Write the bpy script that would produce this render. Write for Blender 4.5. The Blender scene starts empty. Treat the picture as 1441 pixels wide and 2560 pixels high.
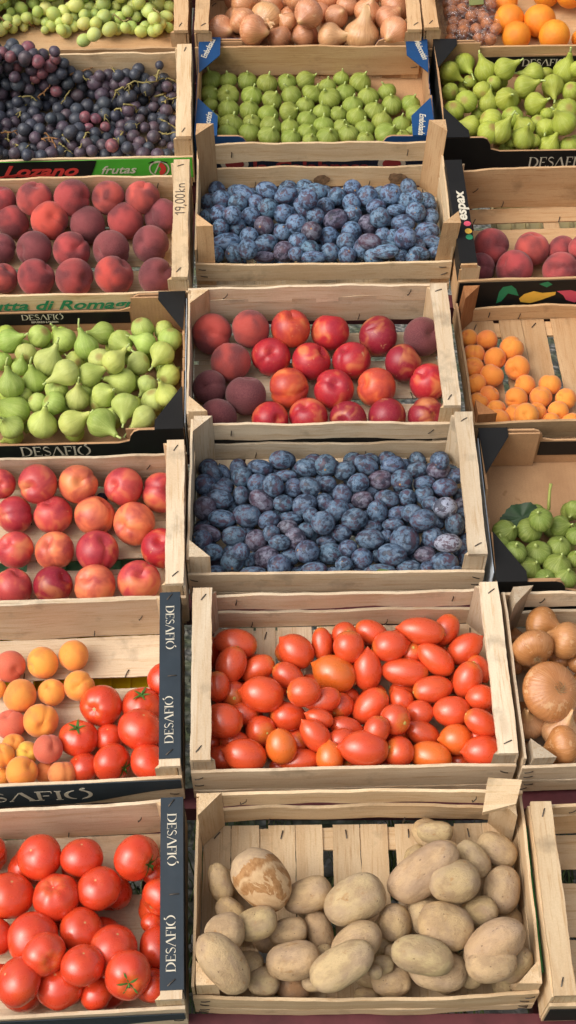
import bpy, math, random
from mathutils import Vector, Matrix, Quaternion
R = math.radians
scene = bpy.context.scene
col = scene.collection

# ------------------------------------------------------------------ camera, light, exposure
cam_data = bpy.data.cameras.new("camera")
cam = bpy.data.objects.new("camera", cam_data)
col.objects.link(cam)
cam.location = (0, 0, 1.8)
cam.rotation_euler = (R(90 - 27), 0, 0)
cam_data.sensor_fit = 'VERTICAL'
cam_data.sensor_height = 36.0
cam_data.lens = 49.46
cam_data.clip_start = 0.05
cam_data.clip_end = 300
scene.camera = cam

world = bpy.data.worlds.new("World")
scene.world = world
world.use_nodes = True
wn = world.node_tree
wn.nodes.clear()
sky = wn.nodes.new('ShaderNodeTexSky')
sky.sky_type = 'NISHITA'
sky.sun_disc = False
SUN_EL, SUN_DIR = 40.0, (-0.66, -0.56)
sky.sun_elevation = R(SUN_EL)
sky.sun_rotation = math.atan2(SUN_DIR[0], SUN_DIR[1])
sky.air_density = 1.0
sky.dust_density = 6.0
sky.ozone_density = 0.6
bg = wn.nodes.new('ShaderNodeBackground')
bg.inputs['Strength'].default_value = 0.15
wo = wn.nodes.new('ShaderNodeOutputWorld')
hs = wn.nodes.new('ShaderNodeHueSaturation')
hs.inputs['Saturation'].default_value = 0.45
wn.links.new(sky.outputs[0], hs.inputs['Color'])
wn.links.new(hs.outputs[0], bg.inputs[0])
wn.links.new(bg.outputs[0], wo.inputs[0])

sun_data = bpy.data.lights.new("sun", 'SUN')
sun_data.energy = 0.82
sun_data.angle = R(64)
sun_data.color = (1.0, 0.94, 0.87)
sun = bpy.data.objects.new("sun", sun_data)
col.objects.link(sun)
_h = math.cos(R(SUN_EL)); _n = math.hypot(*SUN_DIR)
sd = Vector((SUN_DIR[0] / _n * _h, SUN_DIR[1] / _n * _h, math.sin(R(SUN_EL))))
sun.rotation_euler = sd.to_track_quat('Z', 'Y').to_euler()
sun.location = sd * 6

scene.view_settings.view_transform = 'Standard'
scene.view_settings.look = 'None'
scene.view_settings.exposure = 0.2
scene.view_settings.gamma = 1.0
scene.view_settings.use_curve_mapping = False

# ------------------------------------------------------------------ measured layout (metres on the sloping stand; produce in mm inside each crate)
STALL = Matrix([[1.0, 0.0, 0.0, -0.132798], [0.0, 0.871533, -0.490337, 1.503678], [0.0, 0.490337, 0.871533, 0.21677], [0.0, 0.0, 0.0, 1.0]])
CRATE_POSE = {"M1": [0.2419, 0.1427, 0.0116], "M2": [0.2303, 0.4878, 0.0239], "M3": [0.2122, 0.8438, 0.0124], "M4": [0.1928, 1.149, 0.0273], "M5": [0.2008, 1.5557, 0.0165], "M6": [0.1886, 1.9063, 0.0022], "M7": [0.1762, 2.1917, 0.0055], "L1": [-0.2671, 0.1136, 0.0454], "L2": [-0.286, 0.4615, 0.0454], "L3": [-0.2915, 0.7781, 0.0384], "L4": [-0.3085, 1.1397, 0.0298], "L5": [-0.3114, 1.4718, 0.0295], "L6": [-0.3205, 1.8458, 0.0352], "L7": [-0.34, 2.1822, 0.0332], "R1": [0.7448, 0.1294, 0.0214], "R2": [0.7378, 0.4924, 0.0269], "R3": [0.7258, 0.8286, 0.0201], "R4": [0.7159, 1.1856, 0.0454], "R5": [0.7069, 1.5013, 0.0391], "R6": [0.7065, 1.9053, 0.021], "R7": [0.6767, 2.2069, 0.0332]}
SLAT_GAPS = {"M1": ["v", [[-0.153, -0.138], [-0.054, -0.038], [0.048, 0.06], [0.144, 0.153]]], "M2": ["v", [[-0.153, -0.149], [-0.116, -0.112], [-0.054, -0.045]]], "M3": ["v", [[-0.167, -0.156], [0.031, 0.046], [0.142, 0.151]]], "R4": ["v", [[-0.17, -0.159], [-0.069, -0.056]]], "L1": ["h", [[0.048, 0.07]]], "L2": ["h", [[0.05, 0.072]]], "L3": ["h", [[-0.032, -0.011]]], "L5": ["h", [[0.107, 0.114], [-0.015, -0.002]]], "M4": ["h", [[0.071, 0.083], [-0.035, -0.021]]], "R5": ["h", [[0.08, 0.1]]], "R1": ["h", [[0.061, 0.084], [-0.025, -0.021]]], "L6": ["h", [[0.207, 0.215], [-0.025, -0.01]]]}
PRODUCE = {
"peachL5": {"crate": "L5", "kind": "peach", "rows": [
  [[-127,-58,38,30.5,30.5,58,10,81,"w"],[-59,-65,45,38.1,38.1,74,17,65],[17,-68,45,38.7,38.7,71,-52,48],[96,-65,46,39.2,39.2,65,17,74,"r"],[181,-68,44,37.3,37.3,56,-35,75,"d"]],
  [[-137,23,38,31.0,31.0,-17,-32,93,"d"],[-68,14,44,37.0,37.0,-72,-48,50,"d"],[8,7,45,37.8,37.8,43,-53,73],[88,6,46,38.7,38.7,-80,-48,36,"d"],[167,19,45,38.0,38.0,-54,-44,71,"d"]],
  [[-118,93,43,35.6,35.6,86,48,18],[-40,80,57,39.1,39.1,32,-51,79,"r"],[36,78,45,37.8,37.8,89,42,-21,"d"],[113,87,45,38.4,38.4,72,55,43],[188,96,45,37.7,37.7,-70,-38,61,"d"]],
  [[-140,129,69,30.1,30.1,5,42,91],[-71,123,76,37.0,37.0,18,22,96,"w"],[7,122,78,38.4,38.4,81,-43,40],[80,125,73,34.7,34.7,-65,-50,57,"w"],[150,124,74,35.6,35.6,13,1,99,"w"]],
 ], "fill": []},
"figM6": {"crate": "M6", "kind": "wide fig", "rows": [
  [[-187,-84,43,23.0,23.0,5,31,95],[-141,-69,33,23.1,23.1,5,11,99],[-97,-89,43,24.3,24.3,32,-2,95],[-50,-88,34,22.6,22.6,27,6,96],[-14,-63,29,21.5,21.5,34,-7,94],[-9,-95,35,16.7,16.7,14,-18,97],[30,-83,32,25.2,25.2,14,-22,97],[74,-76,36,22.7,22.7,-12,7,99],[111,-89,32,20.1,20.1,15,-13,98],[157,-75,35,26.9,26.9,51,-15,85],[192,-89,40,16.7,16.7,-26,-15,95],[214,-62,33,14.8,14.8,-18,23,96]],
  [[-219,-18,25,17.0,17.0,0,42,91],[-179,-42,34,27.1,27.1,22,19,96],[-135,-32,30,21.2,21.2,5,-11,99],[-94,-48,33,24.1,24.1,30,5,95],[-53,-49,29,22.0,22.0,1,21,98],[-14,-22,29,21.7,21.7,26,10,96],[22,-40,30,22.9,22.9,0,32,95],[61,-43,27,19.5,19.5,17,-11,98],[110,-52,29,22.0,22.0,11,31,95],[149,-33,31,23.3,23.3,24,81,54],[191,-40,29,22.0,22.0,1,17,99]],
  [[-187,8,32,24.3,24.3,-2,9,100],[-141,7,30,23.1,23.1,16,10,98],[-99,-7,31,23.8,23.8,46,32,83],[-54,1,31,23.5,23.5,76,-24,60],[19,3,28,20.5,20.5,-3,14,99],[55,0,27,19.2,19.2,28,5,96],[94,-15,31,22.5,22.5,20,9,98],[134,6,30,23.1,23.1,15,10,98],[224,-11,34,24.2,24.2,78,4,63]],
  [[-228,27,28,19.3,19.3,-16,62,77],[-188,56,32,24.5,24.5,-8,-43,90],[-136,54,32,24.5,24.5,22,8,97],[-91,41,31,23.6,23.6,44,1,90],[-48,54,31,23.3,23.3,-43,22,88],[-18,26,28,20.6,20.6,6,-9,99],[36,45,32,24.5,24.5,-39,-14,91],[87,24,30,23.1,23.1,2,12,99],[122,50,31,24.1,24.1,-14,10,99],[173,25,30,22.3,22.3,-7,-1,100],[215,29,30,22.3,22.3,29,11,95]],
  [[-229,62,29,21.6,21.6,54,-18,82],[-3,61,31,23.3,23.3,54,38,75],[33,89,28,20.4,20.4,2,20,98],[71,66,30,22.9,22.9,-4,16,99],[164,70,29,21.6,21.6,-39,27,88]],
  [[-227,106,32,24.8,24.8,-23,24,94],[-189,99,38,20.4,20.4,-13,23,97],[-147,105,30,23.0,23.0,11,3,99],[-102,96,31,23.4,23.4,18,11,98],[-58,102,29,21.7,21.7,4,-18,98],[-17,109,29,21.7,21.7,85,18,49],[64,118,26,18.7,18.7,12,21,97],[106,98,32,25.2,25.2,37,12,92]],
 ], "fill": []},
"onionM7": {"crate": "M7", "kind": "onion", "rows": [
  [[-195,-73,85,33.7,33.7,66,-61,43],[-122,-109,112,34.8,34.8,89,-42,15],[-61,-94,81,26.7,26.7,-78,58,25],[-9,-76,72,28.6,28.6,-92,-40,4],[50,-91,81,31.9,31.9,91,-31,28,"n"],[122,-89,82,41.0,41.0,16,37,91,"n"],[193,-109,107,34.2,34.2,-51,-85,13]],
  [[-145,-76,112,30.9,30.9,-60,74,32],[-92,-34,89,37.0,37.0,-46,-89,4,"n"],[-44,-55,93,22.5,22.5,-74,20,64],[2,-71,127,34.2,34.2,-59,-81,-1],[31,3,78,24.1,24.1,-39,-53,-75],[66,-25,85,27.0,27.0,46,-40,79],[137,-10,86,31.5,31.5,27,-7,96],[182,-52,97,32.4,32.4,75,23,62]],
  [[-142,15,90,32.9,32.9,-74,66,-14],[-84,46,62,31.1,31.1,8,-98,-19],[-21,28,90,30.8,30.8,24,56,79],[47,59,77,33.2,33.2,-29,-12,95],[92,17,82,26.4,26.4,32,46,83],[152,101,30,22.6,22.6,-74,65,-17],[200,4,87,35.0,35.0,68,49,54]],
  [[-139,75,78,31.1,31.1,45,75,49],[106,68,89,33.2,33.2,99,-7,-14]],
 ], "fill": [[-98,94,39,31],[199,103,39,31],[198,37,39,31],[57,15,39,31],[104,95,39,31],[121,-42,39,31],[-113,-3,39,31],[-163,27,39,31],[-28,80,39,31],[-2,-36,39,31],[31,98,39,31],[-40,22,39,31],[194,-53,39,31],[141,19,39,31],[56,-54,39,31],[-163,105,39,31],[-135,-65,39,31],[-197,-39,39,31],[-63,-49,39,31]]},
"orangeR7": {"crate": "R7", "kind": "orange", "rows": [
  [[-24,-51,40,33.1,33.1,0,83,56],[61,-60,46,35.6,35.6,29,30,91],[126,-48,27,19.9,19.9,-15,-44,89]],
  [[-33,9,42,34.7,34.7,70,-53,48],[36,-3,44,37.3,37.3,-64,74,22]],
  [[-32,79,36,28.4,28.4,43,-64,64],[68,104,40,32.6,32.6,0,-47,88],[117,80,53,32.4,32.4,-41,32,85]],
 ], "fill": []},
"figR6": {"crate": "R6", "kind": "long fig", "rows": [
  [[-129,-127,91,24.9,24.9,43,33,84],[-99,-121,63,16.0,16.0,45,25,-86],[-78,-127,73,25.1,25.1,23,-8,97],[-55,-125,64,16.0,16.0,-2,-20,-98],[-20,-128,52,24.1,24.1,46,24,85],[24,-126,48,21.7,21.7,19,-16,-97]],
  [[-186,-79,64,25.3,25.3,-89,3,46],[-152,-126,88,26.3,26.3,-27,26,-93],[-117,-78,62,14.9,14.9,-18,32,-93],[-72,-91,69,24.2,24.2,-56,23,80],[-24,-92,66,24.2,24.2,-26,-89,36]],
  [[-158,-4,34,15.2,15.2,49,-8,-87],[-143,-84,85,25.1,25.1,83,-10,-54],[-92,-54,66,23.6,23.6,42,-10,-90],[-36,-59,56,17.5,17.5,14,20,-97],[-15,-41,63,15.0,15.0,14,-54,-83],[9,-104,94,27.4,27.4,-55,13,82]],
  [[-217,-29,66,23.0,23.0,12,22,-97],[-187,0,66,24.4,24.4,35,59,-73],[-138,-3,61,22.1,22.1,12,83,55],[-38,-12,66,25.8,25.8,62,-49,61],[28,-36,71,24.4,24.4,-2,54,-84]],
  [[-216,50,51,19.8,19.8,-39,78,-49],[-148,33,66,21.5,21.5,12,93,-34],[-100,-9,78,25.5,25.5,5,-50,86],[49,39,57,21.6,21.6,33,26,-91]],
  [[-178,102,22,14.2,14.2,-4,39,-92],[-168,93,44,15.4,15.4,7,-2,-100],[-120,63,63,16.5,16.5,55,20,-81],[-55,42,68,26.6,26.6,86,-21,47],[9,51,64,24.9,24.9,-7,-98,-20]],
  [[-215,101,65,23.0,23.0,79,-52,-33],[-179,130,63,23.7,23.7,33,-94,-8],[-134,99,66,25.6,25.6,-30,68,67],[-96,85,83,25.4,25.4,86,3,51],[-30,85,70,22.9,22.9,-100,-3,-3],[2,105,52,12.9,12.9,-65,70,-30],[45,105,57,28.2,28.2,16,6,98],[63,80,84,17.8,17.8,-34,4,-94]],
 ], "fill": [[-187,60,30,22],[-5,-101,30,22],[-179,-56,30,22],[8,127,30,22],[-23,5,30,22],[-11,-45,30,22],[32,-27,30,22],[-140,121,30,22],[-75,50,30,22],[-213,121,30,22],[-121,-72,30,22],[-130,66,30,22],[-64,-82,30,22],[-206,5,30,22],[67,61,30,22],[73,127,30,22],[28,19,30,22],[-83,4,30,22],[-37,87,30,22],[14,74,30,22],[-104,-114,30,22],[-138,23,30,22],[-143,-34,30,22],[-57,-36,30,22],[43,-97,30,22],[-99,104,30,22],[-101,-35,30,22],[-63,-126,30,22]]},
"peachR5": {"crate": "R5", "kind": "peach", "rows": [
  [[-191,-57,38,30.6,30.6,-22,-46,86,"d"],[-124,-68,45,38.1,38.1,-78,4,62],[-32,-75,44,37.0,37.0,-61,-48,63],[29,-76,42,34.7,34.7,-41,-33,85]],
  [[-164,-7,45,37.9,37.9,27,-59,76],[-82,-12,43,36.2,36.2,28,40,87,"w"],[-19,-16,38,30.9,30.9,55,-65,53],[13,-34,62,27.8,27.8,64,-12,76]],
 ], "fill": []},
"plumM5": {"crate": "M5", "kind": "plum", "rows": [
  [[-215,-91,51,18.2,18.2,9,-91,42],[-175,-98,60,20.7,20.7,-62,-52,58],[-150,-109,83,20.5,20.5,47,-56,68],[-118,-98,51,23.8,11.3,100,-4,3,"p"],[-77,-105,72,21.5,21.5,-32,-88,35,"p"],[-55,-124,85,14.9,14.9,6,-55,83],[-26,-105,77,19.3,19.3,-37,-86,35],[-20,-130,81,25.6,12.8,-99,-5,9],[13,-98,60,19.9,19.9,12,-78,61],[48,-107,61,18.5,18.5,17,-24,96],[80,-86,56,21.7,21.7,-34,-58,74],[98,-121,71,17.1,17.1,-27,-83,48],[123,-129,93,27.6,14.4,98,-13,17],[157,-112,57,12.9,12.9,33,-82,48],[163,-91,50,13.0,13.0,-15,-13,98],[178,-128,73,15.0,15.0,-36,-18,92],[192,-107,63,21.5,16.4,-97,24,-2],[227,-93,51,15.2,15.2,13,-3,99]],
  [[-227,-40,28,13.2,13.2,-51,-7,86],[-194,-62,57,29.1,18.3,100,4,7],[-147,-52,60,20.0,20.0,-27,-66,70],[-114,-67,55,26.1,19.1,94,33,-6],[-50,-80,72,20.3,20.3,27,-95,18],[14,-48,54,20.5,20.5,-20,-73,66],[48,-73,63,20.0,20.0,-52,-15,84],[93,-96,87,23.6,17.1,98,-19,-6,"p"],[134,-83,60,23.8,13.0,98,-10,-19],[165,-81,82,22.4,22.4,-46,-80,38],[191,-78,54,17.4,17.4,-47,-43,77],[225,-67,53,24.0,14.4,-98,14,13]],
  [[-231,-17,40,22.0,16.8,98,-19,-5,"p"],[-204,-37,73,17.4,17.4,-82,-12,56],[-172,-22,57,19.7,19.7,-46,-51,73],[-80,-37,55,18.4,18.4,11,-2,99],[-22,-58,79,20.8,20.8,-4,-46,89,"p"],[60,-39,58,21.0,21.0,-66,-6,75],[124,-45,53,16.6,16.6,-29,-50,82],[143,-61,66,15.2,15.2,-18,-55,82],[214,-37,54,26.3,19.7,-97,-23,6]],
  [[-232,10,54,18.5,18.5,-71,-38,59],[-144,6,58,20.7,20.7,-12,-65,75],[-117,-20,58,21.0,21.0,-41,-68,61,"p"],[-52,-34,76,21.8,21.8,18,-94,29],[-12,-1,64,18.5,18.5,7,-46,89],[29,-8,62,26.4,21.1,94,31,13,"p"],[95,-11,49,21.2,21.2,-35,-25,90,"p"],[118,-19,76,21.0,21.0,-60,3,80],[164,-25,67,25.4,17.5,99,-8,9],[223,3,53,19.4,19.4,-23,0,97]],
  [[-208,-4,75,21.0,21.0,61,-74,29],[-181,-21,90,18.7,18.7,51,-48,72],[-109,28,60,20.8,20.8,-7,-70,71],[-75,15,57,22.1,20.3,-100,-4,8],[-33,29,61,25.7,19.5,76,-55,-36],[10,35,56,19.1,19.1,-57,-41,71],[64,9,58,19.9,19.9,37,-3,93],[113,29,60,20.8,16.8,-99,-12,-10],[155,21,57,22.1,13.3,100,-6,6],[192,-1,73,20.6,20.6,-19,-72,67]],
  [[-230,78,28,20.7,20.7,35,23,91],[-204,56,60,20.5,20.5,4,-93,37],[-171,42,60,20.4,20.4,1,22,97],[-134,51,53,17.8,17.8,-12,-48,87],[-71,71,55,25.0,18.8,94,31,12],[-27,18,94,21.0,21.0,-11,-30,95],[34,63,57,19.6,19.6,-48,-13,87],[64,44,56,20.0,20.0,9,-3,100],[97,59,61,22.3,22.3,-49,-60,63],[145,60,63,23.1,23.1,43,-39,81],[179,43,64,20.0,20.0,-22,-95,20],[193,27,87,15.4,15.4,27,1,96],[228,55,39,13.4,13.4,29,-53,80]],
  [[-159,81,51,26.0,17.9,86,-48,-21],[-110,83,57,24.2,18.8,93,-27,-23],[-41,101,35,11.3,11.3,-69,-71,15],[-8,75,59,23.2,18.8,-97,22,0],[67,87,55,19.7,19.7,26,-79,55]],
 ], "fill": [[-179,108,26,18],[104,-97,26,18],[-166,-7,26,18],[88,61,26,18],[66,107,26,18],[-144,97,26,18],[-98,72,26,18],[125,-29,26,18],[188,120,26,18],[205,-73,26,18],[-206,65,26,18],[162,-9,26,18],[-89,-5,26,18],[144,66,26,18],[65,-23,26,18],[126,-66,26,18],[-115,-87,26,18],[162,-63,26,18],[-58,81,26,18],[50,29,26,18],[9,105,26,18],[-118,-35,26,18],[-25,25,26,18],[180,37,26,18],[-76,-91,26,18],[2,-66,26,18],[114,8,26,18],[-195,-29,26,18],[-153,48,26,18],[-61,41,26,18],[128,100,26,18],[208,-18,26,18],[-13,-17,26,18],[-66,121,26,18],[-216,120,26,18],[44,74,26,18],[-13,76,26,18],[-31,-91,26,18],[26,-30,26,18],[222,80,26,18],[50,-62,26,18],[-218,-69,26,18],[-226,14,26,18],[-173,-88,26,18],[-65,-43,26,18],[16,-103,26,18],[-29,123,26,18],[-154,-48,26,18],[10,14,26,18],[-105,109,26,18],[90,-60,26,18],[-116,38,26,18],[59,-96,26,18],[144,30,26,18],[185,72,26,18],[-51,-7,26,18],[217,23,26,18],[-187,22,26,18],[168,-105,26,18],[-130,2,26,18],[-32,-54,26,18],[14,52,26,18]]},
"figL4": {"crate": "L4", "kind": "long fig", "rows": [
  [[-90,-106,56,15.3,15.3,45,75,-49],[-65,-124,69,22.2,22.2,-40,4,92],[-47,-87,19,11.7,11.7,96,-11,-27],[-11,-115,63,27.9,27.9,32,19,93],[44,-118,70,24.6,24.6,78,10,61],[99,-127,79,27.0,27.0,66,-72,21],[115,-97,61,16.6,16.6,29,41,-87],[176,-116,79,22.2,22.2,-83,-46,-32]],
  [[-65,-76,57,27.7,27.7,-68,-2,73],[-25,-60,59,18.5,18.5,66,-1,-75],[9,-76,75,23.5,23.5,67,-2,-74],[51,-63,70,22.6,22.6,14,33,93],[85,-60,55,16.8,16.8,42,82,-39],[142,-94,86,25.3,25.3,-14,-99,-1],[191,-64,61,24.4,24.4,23,-26,-94],[217,-79,50,11.6,11.6,47,73,50]],
  [[-72,-38,84,24.9,24.9,1,42,91],[-50,-40,57,14.2,14.2,6,-35,-93],[10,-37,67,21.9,21.9,-19,3,-98],[63,-35,58,15.5,15.5,67,-37,-64],[101,-68,86,23.4,23.4,68,-19,71],[178,-28,66,18.6,18.6,-47,-39,-79],[216,-75,91,21.6,21.6,-34,13,93]],
  [[-33,-12,62,23.9,23.9,1,33,94],[32,-25,100,24.8,24.8,-83,-56,-1],[73,-17,84,22.7,22.7,90,12,43],[133,-19,61,26.7,26.7,-88,2,47],[216,6,48,22.3,22.3,37,83,-42]],
  [[-99,45,53,17.9,17.9,-45,89,-13],[-63,24,60,16.2,16.2,32,37,87],[-8,25,73,28.2,28.2,52,30,80],[39,39,58,18.9,18.9,-48,69,-55],[90,20,83,21.3,21.3,-7,38,-92],[118,-1,100,22.6,22.6,72,67,18],[132,71,25,13.4,13.4,65,73,-20],[160,26,62,23.1,23.1,-81,-2,-59]],
  [[-53,55,63,21.0,21.0,1,94,-34],[63,49,85,23.0,23.0,-19,61,77],[125,76,64,24.3,24.3,49,-76,42],[173,67,70,21.6,21.6,-90,38,23],[205,37,76,24.1,24.1,-50,-87,-5]],
  [[-87,86,64,23.8,23.8,79,-6,60],[-31,95,65,22.5,22.5,-60,6,-80],[15,95,54,23.4,23.4,-56,24,79],[90,103,62,21.8,21.8,-83,-40,39],[166,105,68,22.6,22.6,27,-27,-93],[207,109,60,19.2,19.2,89,-13,-43],[219,76,70,23.2,23.2,-10,-35,-93]],
 ], "fill": [[186,-26,30,22],[-42,132,30,22],[-32,-40,30,22],[69,17,30,22],[208,40,30,22],[203,130,30,22],[-15,34,30,22],[-87,-14,30,22],[151,-50,30,22],[36,-67,30,22],[3,126,30,22],[-100,-74,30,22],[82,-37,30,22],[-103,134,30,22],[109,92,30,22],[-12,-85,30,22],[145,8,30,22],[-15,85,30,22],[-115,68,30,22],[163,66,30,22],[54,107,30,22],[-71,51,30,22],[45,62,30,22],[-68,95,30,22],[170,-89,30,22],[113,-83,30,22],[-49,8,30,22],[13,-24,30,22],[112,45,30,22],[210,87,30,22],[42,-108,30,22],[159,111,30,22],[-70,-113,30,22],[217,-56,30,22],[89,131,30,22]]},
"nectM4": {"crate": "M4", "kind": "nectarine", "rows": [
  [[-192,-88,43,35.7,35.7,-54,-84,5,"Q"],[-96,-95,42,34.9,34.9,50,-50,70,"r"],[-25,-91,43,36.4,36.4,-15,9,99,"r"],[48,-100,43,35.6,35.6,-41,-64,65,"d"],[121,-95,43,36.4,36.4,68,-72,-11,"d"],[194,-94,43,35.7,35.7,51,-55,67,"d"]],
  [[-207,-15,41,33.6,33.6,-45,-47,76,"Q"],[-140,-39,46,38.7,38.7,17,65,74,"Q"],[-60,-25,46,39.2,39.2,-97,12,-22,"o"],[25,-30,46,38.8,38.8,7,-36,93,"r"],[105,-26,45,38.1,38.1,-76,-18,63,"o"],[205,-15,43,36.3,36.3,-43,2,90,"r"]],
  [[-168,42,46,39.0,39.0,26,-55,-79,"P"],[-91,54,44,37.2,37.2,12,-34,93,"r"],[-15,40,45,37.8,37.8,70,5,71,"r"],[62,40,44,37.5,37.5,-41,27,87,"r"],[160,35,44,37.4,37.4,82,40,40,"d"]],
  [[-203,106,54,39.4,39.4,-5,-56,83,"P"],[-129,107,65,37.7,37.7,74,67,6,"P"],[-52,106,65,38.5,38.5,17,12,98,"o"],[24,107,51,37.5,37.5,15,77,62,"r"],[117,99,46,38.7,38.7,73,18,-66,"d"],[203,96,45,38.3,38.3,39,-45,81,"Q"]],
 ], "fill": []},
"apricotR4": {"crate": "R4", "kind": "apricot", "rows": [
  [[-228,-114,19,11.5,11.5,60,-36,71],[-199,-120,31,23.3,23.3,-84,-45,30],[-162,-106,29,21.5,21.5,5,40,91],[-147,-119,43,24.1,24.1,-24,-47,85],[-100,-124,26,19.1,19.1,-41,0,91],[-61,-124,26,18.6,18.6,-40,81,43]],
  [[-228,-71,27,19.8,19.8,38,45,81],[-197,-90,27,19.7,19.7,67,-70,22],[-122,-100,27,19.2,19.2,30,3,95],[-82,-101,28,20.4,20.4,-11,-94,32]],
  [[-206,-56,27,20.1,20.1,69,15,71],[-157,-68,30,22.2,22.2,-40,-84,37],[-110,-67,30,22.2,22.2,-4,47,88],[-63,-71,28,20.5,20.5,-80,-10,59]],
  [[-228,-28,28,20.4,20.4,-46,46,76],[-196,-10,30,23.2,23.2,47,55,69],[-136,-35,28,20.7,20.7,-84,-2,54],[-88,-36,29,21.4,21.4,9,81,58]],
  [[-228,11,30,20.1,20.1,-11,-26,96],[-184,30,30,22.6,22.6,67,-63,38],[-145,5,32,24.5,24.5,-42,-79,45]],
  [[-223,45,29,21.7,21.7,5,76,64],[-149,54,32,24.2,24.2,-49,-17,85]],
  [[-229,87,26,18.7,18.7,-47,0,88],[-193,80,28,21.1,21.1,-16,-84,-51]],
 ], "fill": []},
"figR3": {"crate": "R3", "kind": "wide fig", "rows": [
  [[-202,-133,72,11.0,11.0,-10,-50,86],[-160,-134,65,19.6,19.6,5,-22,97],[-125,-132,67,20.7,20.7,11,28,95]],
  [[-215,-78,25,17.0,17.0,-11,-6,99],[-184,-111,65,22.0,22.0,45,10,89],[-135,-105,62,23.9,23.9,17,22,96],[-100,-88,58,15.2,15.2,-22,8,97]],
  [[-230,-67,73,17.5,17.5,-8,24,97],[-209,-90,86,20.8,20.8,-2,6,100],[-165,-77,62,22.9,22.9,-25,3,97],[-126,-64,58,21.1,21.1,-2,8,100]],
  [[-218,-36,65,22.4,22.4,49,-19,85],[-173,-29,59,23.2,23.2,33,-5,94],[-119,-23,60,20.1,20.1,72,-23,65],[-96,-45,64,16.9,16.9,1,5,100]],
  [[-159,-31,96,21.0,21.0,-35,-1,93],[-88,12,59,18.6,18.6,-59,-79,16]],
 ], "fill": [[-174,-103,28,20],[-131,-127,28,20],[-77,-12,28,20],[-148,27,28,20],[-112,-89,28,20],[-91,29,28,20],[-106,-44,28,20],[-214,-27,28,20],[-186,-59,28,20],[-180,-6,28,20],[-148,-67,28,20],[-125,-6,28,20]]},
"nectL3": {"crate": "L3", "kind": "nectarine", "rows": [
  [[-50,-84,41,34.4,34.4,43,45,78,"m"],[19,-84,42,34.7,34.7,72,11,69,"d"],[90,-87,44,36.8,36.8,-32,-1,95,"y"],[166,-82,44,37.6,37.6,18,-18,97,"m"]],
  [[-51,-8,40,33.4,33.4,-46,-2,89,"m"],[18,-13,41,34.3,34.3,-29,7,95,"y"],[92,-19,44,37.4,37.4,48,17,86,"d2"],[203,-15,42,35.1,35.1,-1,-10,99,"r"]],
  [[-57,66,40,33.2,33.2,87,33,-36,"d2"],[11,62,42,35.1,35.1,-10,27,96,"m"],[85,56,44,36.8,36.8,64,50,58,"y"],[156,36,45,38.3,38.3,-66,-46,60,"y"]],
  [[-81,115,66,27.1,27.1,16,-59,79,"m"],[-14,107,74,35.1,35.1,-27,-71,65,"m"],[57,107,70,35.2,35.2,24,-43,87,"y"],[136,107,57,35.3,35.3,-56,-38,74,"m"],[202,101,43,36.0,36.0,53,-33,78,"m"]],
 ], "fill": []},
"plumM3": {"crate": "M3", "kind": "plum", "rows": [
  [[-206,-119,44,18.1,11.2,100,1,-3],[-141,-123,47,23.2,10.4,100,1,-3],[-97,-120,60,21.2,21.2,64,-28,71],[-66,-121,42,12.0,8.8,-98,12,-16],[-36,-120,49,22.4,13.6,100,-3,3],[0,-123,41,18.1,11.2,-100,-1,3],[15,-119,61,15.2,15.2,-24,-13,96],[39,-125,41,16.1,9.6,98,-12,16],[77,-125,49,28.0,12.8,100,0,-2],[127,-120,49,21.3,15.2,100,-3,2],[158,-121,51,12.8,12.8,33,-81,48],[188,-113,52,24.9,20.1,-100,-5,-6],[207,-132,59,12.0,8.8,99,5,-9]],
  [[-231,-76,22,14.3,14.3,-20,-83,53],[-210,-91,61,18.5,15.3,100,-4,4],[-177,-104,51,20.9,20.9,3,-92,39],[-161,-102,80,15.9,15.9,62,-41,67],[-149,-99,43,12.1,12.1,17,-62,76],[-118,-94,47,23.4,19.4,92,16,35,"p"],[-78,-92,44,18.2,15.4,100,4,-7],[-47,-90,59,20.9,20.9,-81,-20,56],[-6,-85,43,23.1,19.4,-98,14,13],[47,-103,54,18.9,18.9,-36,-63,68],[73,-88,38,12.2,8.1,-1,-79,-61],[98,-99,60,26.1,20.1,-96,22,-15],[157,-92,47,19.4,15.3,99,7,-12,"p"],[228,-93,28,19.5,13.0,-1,-75,-66]],
  [[-229,-67,62,18.6,18.6,-66,-7,74],[-135,-53,37,20.4,20.4,-44,-65,62,"p"],[-95,-76,67,19.3,14.1,100,-1,0],[-68,-62,57,19.4,19.4,6,-86,51,"p"],[-13,-56,36,18.4,11.4,98,-11,14],[23,-81,54,17.0,15.3,100,1,-3],[62,-63,54,25.1,18.6,100,-2,1],[123,-68,56,26.3,26.3,-66,-31,69],[172,-61,55,19.5,19.5,-1,-83,56],[195,-83,70,24.1,16.9,99,-7,9,"w"],[235,-43,19,11.5,11.5,-10,-86,50]],
  [[-232,-16,22,14.5,14.5,17,-9,98],[-221,-44,50,25.3,14.7,93,-34,-13,"p"],[-174,-45,41,22.9,18.4,-99,-12,5],[-109,-49,53,15.5,15.5,-27,-24,93],[-81,-33,49,18.4,13.5,100,-5,5,"p"],[-48,-40,48,17.1,14.7,100,3,-6],[14,-47,49,18.3,15.5,-100,6,-6],[68,-27,37,19.7,13.2,99,5,-10],[92,-53,48,11.4,11.4,24,-74,63],[105,-28,45,19.7,12.3,100,-4,4]],
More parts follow.
